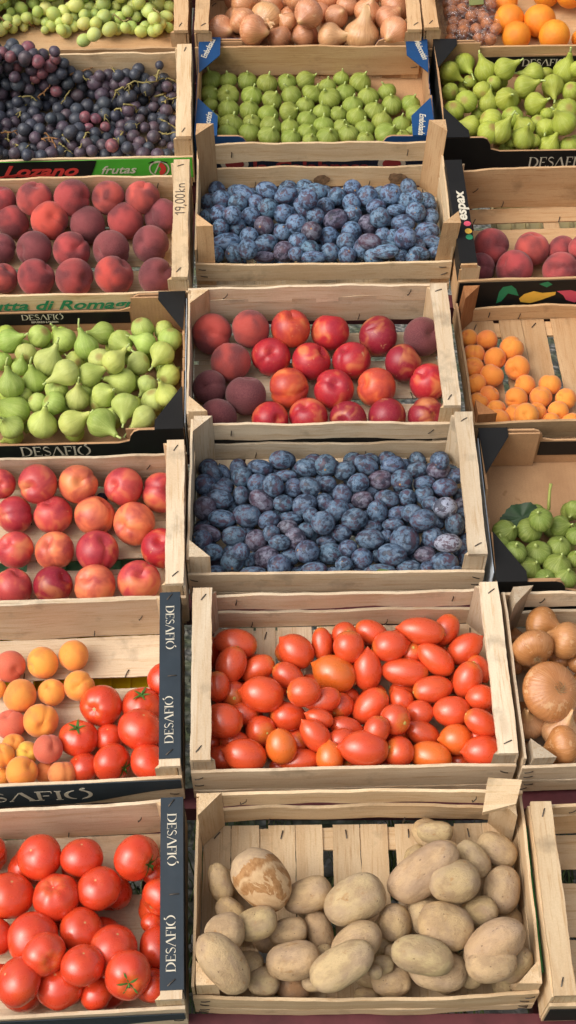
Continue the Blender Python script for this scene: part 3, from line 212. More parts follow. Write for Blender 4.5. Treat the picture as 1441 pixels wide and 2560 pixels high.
GRAPES = {"black":{"crate":"L6","berries":[[191.9,101.7,20.6,14.6,"",7],[-158.1,128.3,119.8,13.2,"",0],[-195.2,127.8,58.0,13.7,"",1],[-116.8,53.0,19.4,13.4,"",2],[-198.3,-36.0,19.9,13.9,"",2],[66.7,107.5,20.8,14.8,"",5],[-74.0,-13.2,20.1,14.1,"",2],[-148.5,111.1,19.6,13.6,"",1],[93.5,-49.5,20.2,14.2,"",6],[-96.4,126.9,133.6,14.3,"",0],[120.7,128.1,67.8,13.1,"",5],[-72.6,127.7,110.3,13.5,"",0],[-58.4,39.3,20.4,14.4,"",4],[190.5,78.0,19.6,13.6,"",7],[-198.3,128.0,117.9,13.3,"",0],[-117.1,5.0,19.3,13.3,"",2],[-155.6,127.5,36.3,13.8,"",1],[-211.0,28.7,19.2,13.2,"",2],[138.7,-54.3,19.8,13.8,"",8],[-131.7,-29.2,19.2,13.2,"",2],[55.3,47.8,19.2,13.2,"",6],[174.4,53.9,19.4,13.4,"",8],[199.5,1.0,20.1,14.1,"",8],[152.1,72.9,20.7,14.7,"",7],[-183.0,113.3,116.4,13.1,"",0],[-148.0,126.5,96.7,14.8,"",0],[108.7,36.2,19.0,13.0,"",6],[14.9,20.2,19.6,13.6,"",4],[159.4,-20.6,19.0,13.0,"",8],[-41.7,96.1,20.8,14.8,"",3],[-140.7,128.0,149.9,13.3,"",0],[-194.2,126.2,138.8,13.2,"",0],[11.7,-31.3,20.5,14.5,"",4],[-102.8,4.9,37.0,14.7,"",2],[-122.7,127.6,33.7,13.2,"",1],[62.4,-45.9,19.6,13.6,"",6],[30.8,52.1,20.1,14.1,"",4],[40.8,126.9,48.0,14.3,"",5],[-202.6,-10.8,19.6,13.6,"",2],[-186.2,127.3,25.8,13.9,"",1],[93.7,127.8,36.1,13.6,"",5],[-61.8,126.2,49.7,15.0,"",3],[-86.6,58.7,19.4,13.4,"",2],[43.7,95.5,20.5,14.5,"",5],[-173.1,-42.5,19.6,13.6,"",2],[4.0,126.8,33.7,14.4,"",3],[-178.4,80.2,18.9,12.9,"",1],[-180.8,-11.1,20.2,13.7,"",2],[164.4,109.3,20.5,14.5,"",7],[-94.4,128.4,44.5,13.0,"",1],[113.5,-17.9,19.6,13.6,"",6],[-26.8,126.5,58.1,15.0,"",3],[-122.5,126.7,64.7,14.7,"",0],[33.0,-9.3,19.0,13.0,"",4],[38.2,124.9,18.9,12.9,"",5],[25.4,78.6,20.1,14.1,"",3],[-18.3,125.9,18.9,12.9,"",3],[7.5,-63.5,20.5,14.5,"",4],[95.1,105.8,33.3,13.9,"",5],[-182.1,16.1,18.9,12.9,"",2],[-49.9,70.4,19.8,13.8,"",3],[-92.9,126.2,77.7,15.1,"",0],[127.7,25.3,20.3,14.3,"",6],[-195.5,105.1,19.8,13.8,"",1],[111.7,60.5,19.3,13.3,"",6],[-109.9,-66.3,18.4,12.4,"",2],[199.4,126.3,38.9,14.8,"",7],[37.0,-70.2,19.3,13.3,"",4],[-12.6,-10.2,18.8,12.8,"",4],[-1.3,-11.1,37.6,14.1,"",4],[87.8,126.5,63.4,14.5,"",5],[-120.4,105.1,19.8,13.8,"",1],[-33.5,127.7,110.1,13.3,"",0],[-59.6,-42.3,19.2,13.2,"",2],[0.2,85.4,19.9,13.9,"",3],[86.6,58.3,19.1,13.1,"",6],[133.8,126.4,48.2,14.6,"",7],[-110.1,108.1,136.2,14.4,"",0],[159.1,126.7,47.8,14.7,"",7],[5.6,42.3,20.5,14.5,"",4],[108.4,89.2,28.0,13.4,"",5],[-212.9,77.7,19.3,13.3,"",1],[-90.1,-19.1,35.2,14.4,"",2],[-42.8,-6.2,19.7,13.7,"",4],[-50.7,126.5,73.6,14.7,"",0],[-90.9,-71.0,25.6,13.5,"",2],[90.9,-10.9,19.0,13.0,"",6],[-17.7,54.8,20.7,14.7,"",4],[66.2,11.0,19.2,13.2,"",6],[-175.1,125.8,153.8,15.1,"",0],[-134.7,-67.4,19.7,13.7,"",2],[196.2,43.3,19.6,13.6,"",8],[-186.4,-59.5,18.5,12.5,"",2],[-124.1,109.9,154.5,14.5,"",0],[-179.3,49.3,19.0,13.0,"",2],[-102.2,128.1,107.9,13.1,"",0],[-43.3,112.6,49.0,13.7,"",3],[183.8,-66.5,18.8,12.8,"",8],[133.1,62.2,26.1,13.1,"",7],[-173.8,122.4,60.4,14.0,"",1],[-133.7,134.0,156.0,15.1,"",0],[-171.8,125.1,156.7,15.5,"",0],[-120.1,111.2,157.2,15.7,"",0],[-186.5,107.6,157.9,16.4,"",0],[-89.4,110.7,149.0,14.0,"m",0],[-71.2,126.9,134.4,14.1,"m",0],[-170.1,93.5,157.1,15.2,"m",0],[-147.9,109.0,121.8,13.3,"m",0],[-193.6,98.1,129.3,14.5,"",0],[-171.4,89.3,131.6,15.1,"m",0],[-18.2,128.0,88.2,13.2,"",3],[103.6,124.1,80.2,13.5,"",5],[-166.6,128.2,84.4,12.9,"",0],[64.1,126.9,75.9,14.4,"m",5],[16.9,127.4,76.3,13.7,"",3],[-0.5,114.8,84.4,14.4,"",3],[-183.8,114.0,89.3,15.6,"m",0],[-52.9,107.0,87.3,15.2,"",0],[183.9,128.0,62.8,13.4,"",7],[141.2,117.5,70.1,15.9,"",7],[-117.4,110.7,82.4,15.4,"",0],[-205.6,119.5,76.6,14.4,"m",0],[161.3,106.8,72.8,12.7,"m",7],[32.8,109.9,70.9,16.1,"m",5],[100.1,103.3,73.7,14.1,"m",5],[-130.3,90.0,87.3,15.4,"",1],[-76.9,114.9,63.9,14.3,"m",1],[-185.6,91.2,84.9,13.4,"",1],[2.8,120.3,54.9,13.2,"",3],[56.0,112.4,58.3,14.6,"m",5],[171.0,108.4,53.7,13.6,"",7],[149.2,87.7,70.1,15.7,"",7],[-205.4,96.6,73.1,14.3,"m",1],[91.2,97.3,52.8,12.7,"",5],[-171.9,99.2,58.1,15.2,"m",1],[-142.6,112.2,45.0,13.3,"m",1],[24.6,118.0,34.3,13.3,"",3],[71.0,104.0,43.2,13.7,"m",5],[-98.3,105.5,46.4,15.8,"",1],[47.7,89.8,55.0,15.3,"m",5],[-37.8,124.2,28.1,14.0,"m",3],[-201.3,117.4,38.4,13.1,"",1],[-6.9,103.4,43.7,14.7,"m",3],[-80.5,126.2,25.8,15.0,"",1],[166.8,89.1,45.6,12.8,"m",7],[201.3,93.6,39.7,13.3,"m",7],[-63.2,111.2,23.2,13.5,"",3],[93.2,76.4,47.1,14.3,"",5],[182.9,76.0,44.6,12.9,"",7],[-118.4,90.5,38.5,15.8,"",1],[-29.4,85.7,38.0,14.3,"",3],[54.1,66.6,50.8,14.7,"",5],[72.2,84.3,34.1,13.1,"",5],[-96.7,79.3,41.1,14.7,"",1],[15.6,72.1,40.7,15.3,"",3],[212.9,75.6,31.7,15.0,"",7],[121.0,62.5,43.1,12.9,"m",5],[-155.0,89.8,27.9,15.4,"",1],[-202.8,76.8,40.1,15.2,"m",1],[-178.3,73.2,40.0,14.6,"",1],[-7.0,57.9,42.4,15.3,"",3],[-131.7,69.4,33.5,15.6,"",1],[-101.5,56.8,37.6,14.3,"",1],[-28.9,47.3,38.5,13.0,"m",3],[55.1,40.5,41.5,15.5,"",5],[-175.1,41.8,40.5,15.0,"",1],[-116.4,41.4,37.4,12.4,"",1],[111.3,28.2,39.0,13.5,"m",6],[-44.3,31.7,39.1,14.1,"",4],[-6.4,31.2,38.1,15.3,"",4],[-190.9,25.2,48.4,14.8,"",1],[180.5,33.0,30.0,12.6,"",8],[-90.3,37.4,33.7,13.6,"m",2],[208.0,27.7,29.1,12.8,"m",8],[72.0,34.5,19.8,13.2,"",6],[-159.5,26.4,31.7,14.3,"m",2],[-99.6,-6.5,57.4,14.4,"",2],[-179.1,5.1,45.9,14.3,"",2],[113.3,5.5,35.8,15.1,"",6],[-35.9,10.8,33.3,14.8,"m",4],[160.2,16.3,21.3,15.3,"m",8],[3.5,-22.3,57.7,14.6,"",4],[-195.3,-9.3,51.8,13.6,"",2],[-80.4,-19.5,56.7,14.1,"",2],[-64.5,18.0,20.8,12.6,"m",2],[-12.6,-39.1,64.5,15.3,"",4],[35.5,-15.6,38.9,13.3,"",4],[89.2,-18.3,38.7,13.0,"m",6],[-143.0,11.8,18.9,12.9,"",2],[-163.3,4.1,25.6,14.6,"m",2],[-179.7,-26.1,51.1,15.0,"m",2],[-44.5,-17.9,37.9,13.3,"",4],[191.2,-18.9,29.1,14.4,"",8],[118.9,-28.1,38.9,14.3,"m",6],[211.3,-29.2,35.4,14.6,"",8],[8.8,-43.4,54.2,12.6,"",4],[-198.5,-40.4,56.5,14.9,"",2],[-120.4,-23.0,38.5,15.5,"m",2],[57.8,-11.9,20.2,14.2,"",6],[-65.7,-28.2,36.0,14.6,"",2],[-26.4,-28.1,32.5,13.3,"",4],[91.9,-49.3,42.9,13.8,"",6],[35.2,-37.6,34.0,14.8,"",4],[133.3,-47.9,39.7,12.8,"m",6],[-181.1,-54.0,53.5,12.9,"",2],[-161.0,-20.2,22.0,13.3,"m",2],[20.5,-61.0,50.9,13.5,"m",4],[-45.9,-43.1,36.3,13.8,"m",4],[-134.3,-41.3,36.4,12.8,"m",2],[-11.8,-44.5,31.8,13.7,"m",4],[52.8,-54.9,38.2,14.5,"m",6],[-74.5,-49.7,36.4,13.9,"m",2],[124.5,-68.3,38.3,14.7,"m",6],[-113.8,-62.6,40.1,15.4,"",2],[32.4,-78.3,46.5,12.9,"m",4],[-189.5,-74.7,50.0,15.3,"",2],[-37.5,-63.0,33.0,13.2,"",4],[6.5,-75.7,39.5,13.1,"m",4],[-55.4,-74.8,39.3,14.5,"m",2],[-168.9,-86.4,53.3,14.1,"",2],[85.0,-70.5,29.1,15.3,"",6],[-134.9,-74.7,39.5,12.5,"",2],[210.9,-66.3,20.6,14.6,"",8],[141.1,-85.0,39.7,14.8,"m",8],[192.2,-79.8,32.4,12.6,"",8],[-22.0,-59.7,18.9,12.9,"",4],[58.5,-75.5,30.5,13.5,"",6],[172.1,-87.0,37.3,14.7,"m",8],[110.5,-65.6,19.2,13.2,"",6],[-159.0,-60.5,22.1,14.4,"",2],[-75.1,-85.1,41.4,13.2,"",2],[-101.1,-84.2,40.2,14.2,"m",2],[-155.2,111.5,155.1,13.5,"r",0],[-135.7,97.8,154.6,12.7,"r",0],[-100.3,124.0,156.3,15.1,"r",0],[-131.7,119.3,110.9,13.4,"r",0],[-78.3,91.3,145.5,14.2,"r",0],[-56.8,112.8,117.6,15.0,"r",0],[-43.9,112.2,135.1,11.9,"r",0],[-93.7,107.6,88.7,11.7,"r",0],[-104.2,92.2,155.4,15.0,"m",0],[-98.6,107.8,111.8,12.6,"m",0],[-76.8,108.2,101.7,13.3,"r",0],[-43.0,114.3,153.4,11.9,"m",0],[-26.3,113.7,122.5,11.1,"",0],[-34.8,107.3,101.1,13.3,"",0],[-24.2,108.1,73.1,14.0,"",3],[-133.4,88.0,109.5,12.5,"m",0],[-50.8,96.1,61.9,13.2,"r",3],[13.6,26.6,48.2,13.0,"r",3],[34.2,35.8,33.9,12.2,"r",4],[20.4,6.9,34.3,11.4,"r",4],[-108.8,92.4,72.3,12.4,"m",1],[-172.0,109.6,27.4,13.9,"m",1],[-145.2,48.2,19.0,13.0,"m",2],[-112.9,-25.0,62.4,14.4,"",2],[-90.0,-38.8,50.8,13.6,"m",2],[-95.3,-39.0,20.2,14.2,"",2],[-157.7,106.5,75.3,14.0,"",1],[-134.9,72.1,55.9,12.3,"",1],[-153.2,66.9,24.4,13.0,"",1],[-79.7,99.2,19.9,12.3,"",1],[-48.1,64.6,40.6,13.1,"",3],[-60.2,22.2,50.4,13.0,"",2],[177.0,131.4,97.2,9.8,"",7],[130.2,127.5,90.5,13.4,"",5],[123.4,107.9,93.5,12.5,"",5],[46.0,110.5,89.9,12.5,"m",5],[86.9,108.1,90.7,13.3,"",5],[77.9,107.2,69.2,13.2,"m",5],[111.5,74.4,61.4,14.7,"",5],[135.1,112.6,19.1,13.1,"",7],[160.6,65.8,38.5,11.5,"m",7],[188.0,55.0,37.3,14.6,"m",7],[107.4,30.2,60.8,13.8,"m",5],[90.5,23.5,24.9,14.0,"m",6],[138.3,48.9,40.2,11.5,"",7],[160.1,39.0,26.8,13.7,"",8],[131.3,23.8,40.8,11.5,"m",6],[141.3,9.0,30.1,12.2,"m",8],[78.0,37.6,40.1,13.0,"",6],[56.8,6.9,36.5,11.4,"r",6],[162.3,-30.5,39.0,14.3,"m",8],[188.4,-16.7,51.1,12.9,"",8],[75.3,-69.5,51.3,15.0,"r",6],[152.1,-60.8,35.3,12.8,"",8],[108.0,-77.3,51.5,13.5,"",6],[201.4,-41.0,18.0,12.0,"m",8],[180.7,-33.7,23.8,9.1,"m",8],[37.1,21.8,47.3,11.5,"r",4],[190.6,103.7,61.3,13.2,"m",7],[209.6,111.1,48.9,10.9,"m",7],[36.9,68.2,34.5,12.3,"",3],[125.8,107.9,52.1,10.9,"",5],[-114.7,-157.5,116.0,12.3,"m",2],[-90.7,-157.5,109.6,12.5,"",2]],"stems":[[7,[[80.6,87.1,66.8],[99.5,91.7,75.7],[123.3,91.7,88.1],[147.4,88.4,86.4],[169.2,100.9,79.2],[188.0,122.2,70.7],[209.2,115.2,66.4]]],[7,[[163.3,78.9,56.1],[183.2,81.1,59.4],[192.0,71.9,53.5],[206.9,77.0,50.7],[214.5,84.3,50.1]]],[8,[[179.1,7.4,51.5],[198.1,-15.7,61.4],[212.7,-27.2,55.7]]],[8,[[180.9,-32.0,47.5],[194.4,-32.9,47.9],[213.9,-29.5,50.0]]],[5,[[103.3,214.3,55.6],[105.0,190.4,50.0],[101.3,146.0,63.2]]],[5,[[58.0,206.3,50.0],[80.7,104.8,102.8]]],[5,[[47.7,36.8,53.1],[56.7,29.0,50.0],[55.4,15.3,46.5]]],[6,[[112.9,2.9,47.9],[124.8,0.7,45.5],[126.0,-3.7,41.7]]],[7,[[145.8,87.7,85.1],[146.8,77.9,76.3],[141.9,71.4,70.6]]],[5,[[109.1,88.1,80.3],[110.9,75.6,79.2],[104.8,73.2,77.6]]],[5,[[80.0,92.3,62.5],[84.6,85.5,60.5],[89.1,79.1,58.1]]],[5,[[80.0,92.6,62.3],[76.4,84.5,54.0],[73.0,82.5,50.0]]],[5,[[79.1,30.8,63.1],[93.4,26.4,70.2],[94.8,19.3,66.7]]],[5,[[98.4,30.3,76.2],[114.8,30.4,75.6],[125.5,35.7,63.2],[124.5,31.6,51.5]]],[7,[[177.0,119.9,95.3],[171.2,109.3,87.3],[169.4,99.6,80.3]]],[7,[[187.5,71.8,53.7],[187.8,56.4,55.3]]],[6,[[98.2,-31.5,55.3],[88.5,-51.5,56.0],[90.3,-68.8,54.0]]],[1,[[-122.0,74.6,66.8],[-104.1,76.7,66.4],[-91.7,71.8,56.8]]],[1,[[-91.0,85.5,56.7],[-74.9,91.5,66.4],[-61.8,100.6,77.3]]],[1,[[-129.9,44.1,41.4],[-129.7,60.8,40.5],[-116.4,75.3,45.1]]],[3,[[-18.1,112.8,92.2],[2.7,120.8,92.6],[22.0,128.8,93.1],[36.6,160.4,72.8]]],[2,[[-168.3,-15.3,46.1],[-142.5,-29.9,60.0],[-128.4,-15.9,53.0]]],[2,[[-151.5,-30.2,41.3],[-136.5,-48.1,43.3],[-114.8,-66.1,50.9],[-101.3,-64.7,53.1]]],[4,[[-75.8,-45.1,54.1],[-55.3,-43.0,53.5],[-42.1,-43.8,51.9]]],[4,[[-39.3,-50.7,48.3],[-27.1,-63.0,45.4],[-9.0,-80.7,41.4]]],[4,[[-31.2,-38.4,58.3],[-23.4,-40.7,48.5],[-16.4,-56.3,50.7]]],[4,[[20.8,-47.2,68.2],[14.6,-66.5,58.8],[3.9,-80.1,50.1]]],[3,[[-39.5,69.1,49.9],[-29.7,79.4,60.0],[-17.6,96.1,66.6]]],[3,[[3.4,115.8,96.6],[14.7,105.2,86.3],[17.5,101.9,83.4]]],[2,[[-68.6,-32.4,58.0],[-55.3,-43.0,53.5],[-44.4,-68.4,46.9]]],[2,[[-151.0,-4.5,38.0],[-153.5,-21.3,33.5],[-144.1,-37.3,37.8]]]]},"green":{"crate":"L7","berries":[[-21.9,111.7,21.5,15.5,"",2],[76.0,21.4,19.9,13.9,"",3],[-156.6,127.2,50.9,14.3,"",0],[110.1,26.5,20.7,14.7,"",4],[170.5,125.9,68.4,15.5,"",5],[-168.9,50.5,21.8,15.8,"",1],[-154.9,91.3,20.4,14.4,"",0],[13.2,125.4,69.5,16.0,"",2],[-75.3,38.6,20.0,14.0,"",1],[-43.9,84.1,20.5,14.5,"",2],[42.7,125.5,39.1,15.5,"",2],[-26.9,65.4,21.6,15.6,"",3],[129.2,124.9,54.3,16.2,"",4],[57.0,124.9,60.8,16.3,"",2],[-183.0,126.7,64.7,14.7,"",0],[61.9,126.5,24.1,14.6,"",4],[177.3,37.1,21.8,15.8,"",6],[24.8,107.1,56.1,15.9,"",2],[161.3,126.4,23.1,14.6,"",5],[183.7,125.7,41.8,15.7,"",5],[-125.8,125.2,20.6,14.6,"",0],[67.4,66.4,21.6,15.6,"",4],[2.0,102.3,70.1,15.5,"",2],[-108.7,78.0,20.7,14.7,"",0],[-119.0,125.3,43.5,14.9,"",0],[2.5,70.4,21.7,15.7,"",2],[31.6,48.6,20.2,14.2,"",3],[-132.2,63.3,21.7,15.7,"",0],[31.1,18.2,21.8,15.8,"",3],[63.1,95.3,21.7,15.7,"",4],[74.5,106.9,62.4,14.8,"",4],[-188.3,31.0,21.1,15.1,"",1],[133.1,11.6,20.2,14.2,"",6],[-73.7,125.2,42.7,16.1,"",0],[75.9,124.9,82.2,15.9,"",4],[95.8,124.8,23.2,16.1,"",4],[133.5,95.5,20.8,14.8,"",4],[90.1,98.7,22.2,16.2,"",4],[-215.1,82.6,21.1,15.1,"",0],[30.4,93.5,20.5,14.5,"",2],[-56.2,57.3,20.9,14.9,"",3],[137.2,122.8,78.5,15.7,"",4],[-188.2,125.9,30.9,15.3,"",0],[152.2,79.8,27.9,16.3,"",5],[-53.4,125.8,59.4,15.3,"",2],[38.7,115.9,75.6,15.1,"",2],[92.2,126.8,59.4,14.3,"",4],[-202.3,106.2,33.3,14.7,"",0],[200.3,126.2,78.0,15.2,"",5],[-219.7,38.2,21.6,15.6,"",1],[162.7,11.7,21.4,15.4,"",6],[162.4,56.3,26.7,15.1,"",5],[-86.9,121.4,63.5,15.0,"",0],[-155.7,125.0,83.7,16.4,"",0],[-201.5,108.4,57.8,16.1,"",0],[-78.7,85.3,20.4,14.4,"",0],[-42.4,15.9,21.5,15.5,"",3],[121.8,73.3,21.5,15.5,"",4],[-96.3,126.2,26.5,15.0,"",0],[116.9,69.8,46.3,16.0,"",4],[-18.8,124.3,90.3,16.6,"y",2],[117.1,116.6,92.4,15.7,"",4],[-115.2,126.0,88.8,15.2,"",0],[-57.3,124.9,86.7,16.0,"",2],[59.5,109.5,94.4,15.7,"y",2],[149.0,105.1,93.2,16.5,"y",5],[-84.2,118.8,87.2,14.4,"",0],[79.9,95.8,99.5,15.2,"",4],[33.4,101.6,96.4,17.2,"",2],[-203.5,124.5,82.0,16.7,"",0],[202.4,101.6,88.1,17.7,"",5],[175.2,105.2,81.5,15.6,"",5],[-182.4,108.0,86.6,17.2,"y",0],[-3.5,91.0,93.8,17.3,"",2],[-41.4,106.1,82.7,14.7,"y",2],[99.4,99.6,82.0,17.5,"",4],[-147.7,100.5,82.8,15.2,"",0],[-123.6,91.8,88.5,17.4,"",0],[144.2,82.4,84.1,14.5,"",4],[76.7,71.0,91.8,17.1,"",4],[-207.7,95.9,79.6,15.4,"",0],[39.7,78.8,85.0,15.3,"y",2],[205.9,117.7,51.2,15.6,"",5],[-172.8,84.1,82.8,15.0,"",0],[157.4,119.3,45.1,14.5,"y",5],[-74.6,98.7,65.2,17.0,"y",0],[-94.3,83.6,76.0,16.2,"y",0],[105.7,108.3,51.9,15.7,"y",4],[-27.2,126.1,41.7,15.1,"",2],[52.0,102.8,52.6,13.9,"",2],[-5.0,112.4,46.6,17.4,"",2],[88.1,85.9,61.6,15.8,"y",4],[-186.5,63.6,82.3,15.4,"y",0],[-221.0,124.4,35.2,16.6,"",0],[130.6,57.8,64.5,16.0,"",4],[46.0,78.9,48.1,17.3,"",2],[-65.1,120.4,20.1,14.1,"y",2],[171.2,102.8,23.5,16.9,"",5],[-204.4,84.0,44.2,15.4,"",0],[-88.9,75.6,40.4,15.6,"y",0],[-67.9,52.0,42.6,16.3,"",0],[47.8,42.2,39.2,17.3,"",3],[-210.7,42.9,44.7,15.7,"",0],[83.5,50.0,29.3,14.6,"",4],[62.5,5.3,33.4,16.6,"",3],[-194.5,10.8,34.3,16.0,"y",1],[-184.0,96.1,39.5,12.3,"",0],[-167.6,128.6,20.8,12.3,"",0],[-170.8,79.9,28.4,11.7,"",0],[-154.6,39.6,35.5,12.1,"",0],[-174.4,38.1,40.9,13.0,"",0],[-145.8,81.3,39.1,13.9,"",0],[-120.5,105.9,30.7,13.1,"",0],[-105.9,60.2,43.4,13.0,"",0],[-111.2,57.3,23.0,11.3,"",0],[-132.3,46.0,37.7,13.3,"",0],[-89.9,54.7,18.6,12.6,"",1],[-141.0,42.8,16.5,10.5,"y",1],[-163.9,28.8,22.9,11.3,"",1],[-174.8,19.6,39.8,9.7,"y",1],[-90.6,27.5,18.2,9.7,"",1],[-34.5,81.3,39.2,11.4,"y",2],[-46.2,63.8,41.2,14.3,"y",2],[-55.8,37.7,30.6,11.3,"",3],[-48.9,1.5,37.1,12.1,"",3],[-37.1,37.2,38.2,13.8,"y",3],[9.0,107.0,21.0,15.0,"y",2],[-17.2,70.7,50.5,17.1,"y",2],[1.3,53.4,37.3,13.0,"",2],[24.7,73.2,24.8,12.2,"",2],[-25.0,36.0,19.7,13.7,"y",3],[31.2,12.9,45.3,13.7,"",3],[1.4,31.6,30.0,15.3,"y",3],[122.2,51.9,30.7,13.0,"",4],[102.9,50.2,47.6,13.7,"",4],[74.9,85.5,37.2,11.5,"y",4],[97.7,11.1,31.7,12.9,"",4],[142.6,31.5,18.9,12.9,"",6],[173.6,-2.4,36.4,12.9,"",6],[197.4,26.7,17.3,11.3,"",6],[179.6,18.0,35.8,12.9,"y",6],[198.3,98.6,20.7,14.7,"",5],[190.6,63.1,20.6,14.6,"y",5],[151.1,47.9,48.2,16.3,"y",5],[165.0,13.9,52.6,14.9,"y",6],[21.6,-157.5,129.9,14.3,"",3],[44.9,-157.5,143.8,14.8,"y",3]],"stems":[[1,[[-189.1,30.4,54.7],[-177.0,21.3,46.1],[-161.0,11.3,42.0]]],[4,[[71.7,36.3,51.3],[90.0,26.1,39.6],[106.8,21.4,46.5]]],[5,[[161.8,42.5,59.5],[179.0,13.9,69.1]]],[0,[[-128.3,35.1,38.2],[-121.7,39.1,19.7]]]]}}
FIG_LEAF = [[-0.2205, -0.005, 0.045], [-0.2147, 0.0094, 0.055], [-0.1946, 0.0251, 0.06], [-0.1694, 0.0288, 0.06], [-0.1491, 0.0187, 0.058], [-0.1461, -0.0014, 0.05], [-0.1662, -0.0228, 0.045], [-0.1951, -0.0306, 0.045]]
LEAF_STALK = [[-0.1328, 0.0173, 0.052], [-0.1318, 0.0327, 0.062], [-0.1301, 0.0472, 0.072], [-0.1282, 0.0554, 0.08]]

# ------------------------------------------------------------------ helpers
def lin(r, g, b):
    f = lambda c: c / 12.92 if c <= .04045 else ((c + .055) / 1.055) ** 2.4
    return (f(r / 255), f(g / 255), f(b / 255), 1.0)

def link(o, parent=None):
    col.objects.link(o)
    if parent is not None:
        o.parent = parent
    return o

def tag(o, label=None, cat=None, group=None, kind=None):
    if label: o["label"] = label
    if cat: o["category"] = cat
    if group: o["group"] = group
    if kind: o["kind"] = kind
    return o

def empty(name, matrix, label, cat, group=None):
    o = bpy.data.objects.new(name, None)
    o.empty_display_size = .03
    col.objects.link(o)
    o.matrix_world = matrix
    return tag(o, label, cat, group)

def mesh_from(name, verts, faces, mat=None, smooth=False):
    me = bpy.data.meshes.new(name)
    me.from_pydata([tuple(v) for v in verts], [], faces)
    if smooth:
        me.polygons.foreach_set("use_smooth", [True] * len(me.polygons))
    me.update()
    if mat is not None:
        me.materials.append(mat)
    return me

def obj(name, me, parent=None, matrix=None, color=None, label=None):
    o = bpy.data.objects.new(name, me)
    link(o, parent)
    if matrix is not None:
        o.matrix_local = matrix
    if color is not None:
        o.color = (color[0], color[1], color[2], 1)
    if label: o["label"] = label
    return o

class MB:
    """collects shapes for ONE mesh"""
    def __init__(self): self.v = []; self.f = []
    def add(self, vs, fs):
        k = len(self.v); self.v += [tuple(v) for v in vs]; self.f += [tuple(i + k for i in f) for f in fs]
    def box(self, x0, x1, y0, y1, z0, z1):
        self.add([(x0,y0,z0),(x1,y0,z0),(x1,y1,z0),(x0,y1,z0),(x0,y0,z1),(x1,y0,z1),(x1,y1,z1),(x0,y1,z1)],
                 [(3,2,1,0),(4,5,6,7),(0,1,5,4),(1,2,6,5),(2,3,7,6),(3,0,4,7)])
    def prism(self, poly, p0, eu, ev, en, t):
        """polygon in the plane (eu, ev) at p0, thickness t along en"""
        n = len(poly); p0, eu, ev, en = map(Vector, (p0, eu, ev, en))
        a = [p0 + eu * x + ev * y for x, y in poly]; b = [q + en * t for q in a]
        self.add(a + b, [tuple(range(n))[::-1], tuple(range(n, 2 * n))] + [(i, (i + 1) % n, n + (i + 1) % n, n + i) for i in range(n)])
    def tube(self, pts, rads, seg=6):
        pts = [Vector(p) for p in pts]; n = len(pts)
        if not hasattr(rads, '__len__'): rads = [rads] * n
        rings = []
        for i, p in enumerate(pts):
            d = (pts[min(i + 1, n - 1)] - pts[max(i - 1, 0)]).normalized()
            a = d.orthogonal().normalized(); b = d.cross(a)
            rings += [p + (a * math.cos(2*math.pi*k/seg) + b * math.sin(2*math.pi*k/seg)) * rads[i] for k in range(seg)]
        fs = [(i*seg+k, i*seg+(k+1) % seg, (i+1)*seg+(k+1) % seg, (i+1)*seg+k) for i in range(n-1) for k in range(seg)]
        fs += [tuple(range(seg))[::-1], tuple(range((n-1)*seg, n*seg))]
        self.add(rings, fs)
    def mesh(self, name, mat, smooth=False): return mesh_from(name, self.v, self.f, mat, smooth)

def hash1(n):
    return math.modf(abs(math.sin(n * 127.1 + 311.7) * 43758.5453))[0]
def wob(t, seed, octaves=3):
    s = 0
    for k in range(octaves):
        fr = (1.3 + hash1(seed + k) * 1.2) * 2 ** k
        s += math.sin(t * fr * 6.283 + hash1(seed * 1.7 + k) * 6.283) / 2 ** k
    return s * .55

# ------------------------------------------------------------------ materials
def new_mat(name):
    m = bpy.data.materials.new(name); m.use_nodes = True
    nt = m.node_tree; nt.nodes.clear()
    out = nt.nodes.new('ShaderNodeOutputMaterial')
    p = nt.nodes.new('ShaderNodeBsdfPrincipled')
    nt.links.new(p.outputs[0], out.inputs[0])
    return m, nt, p

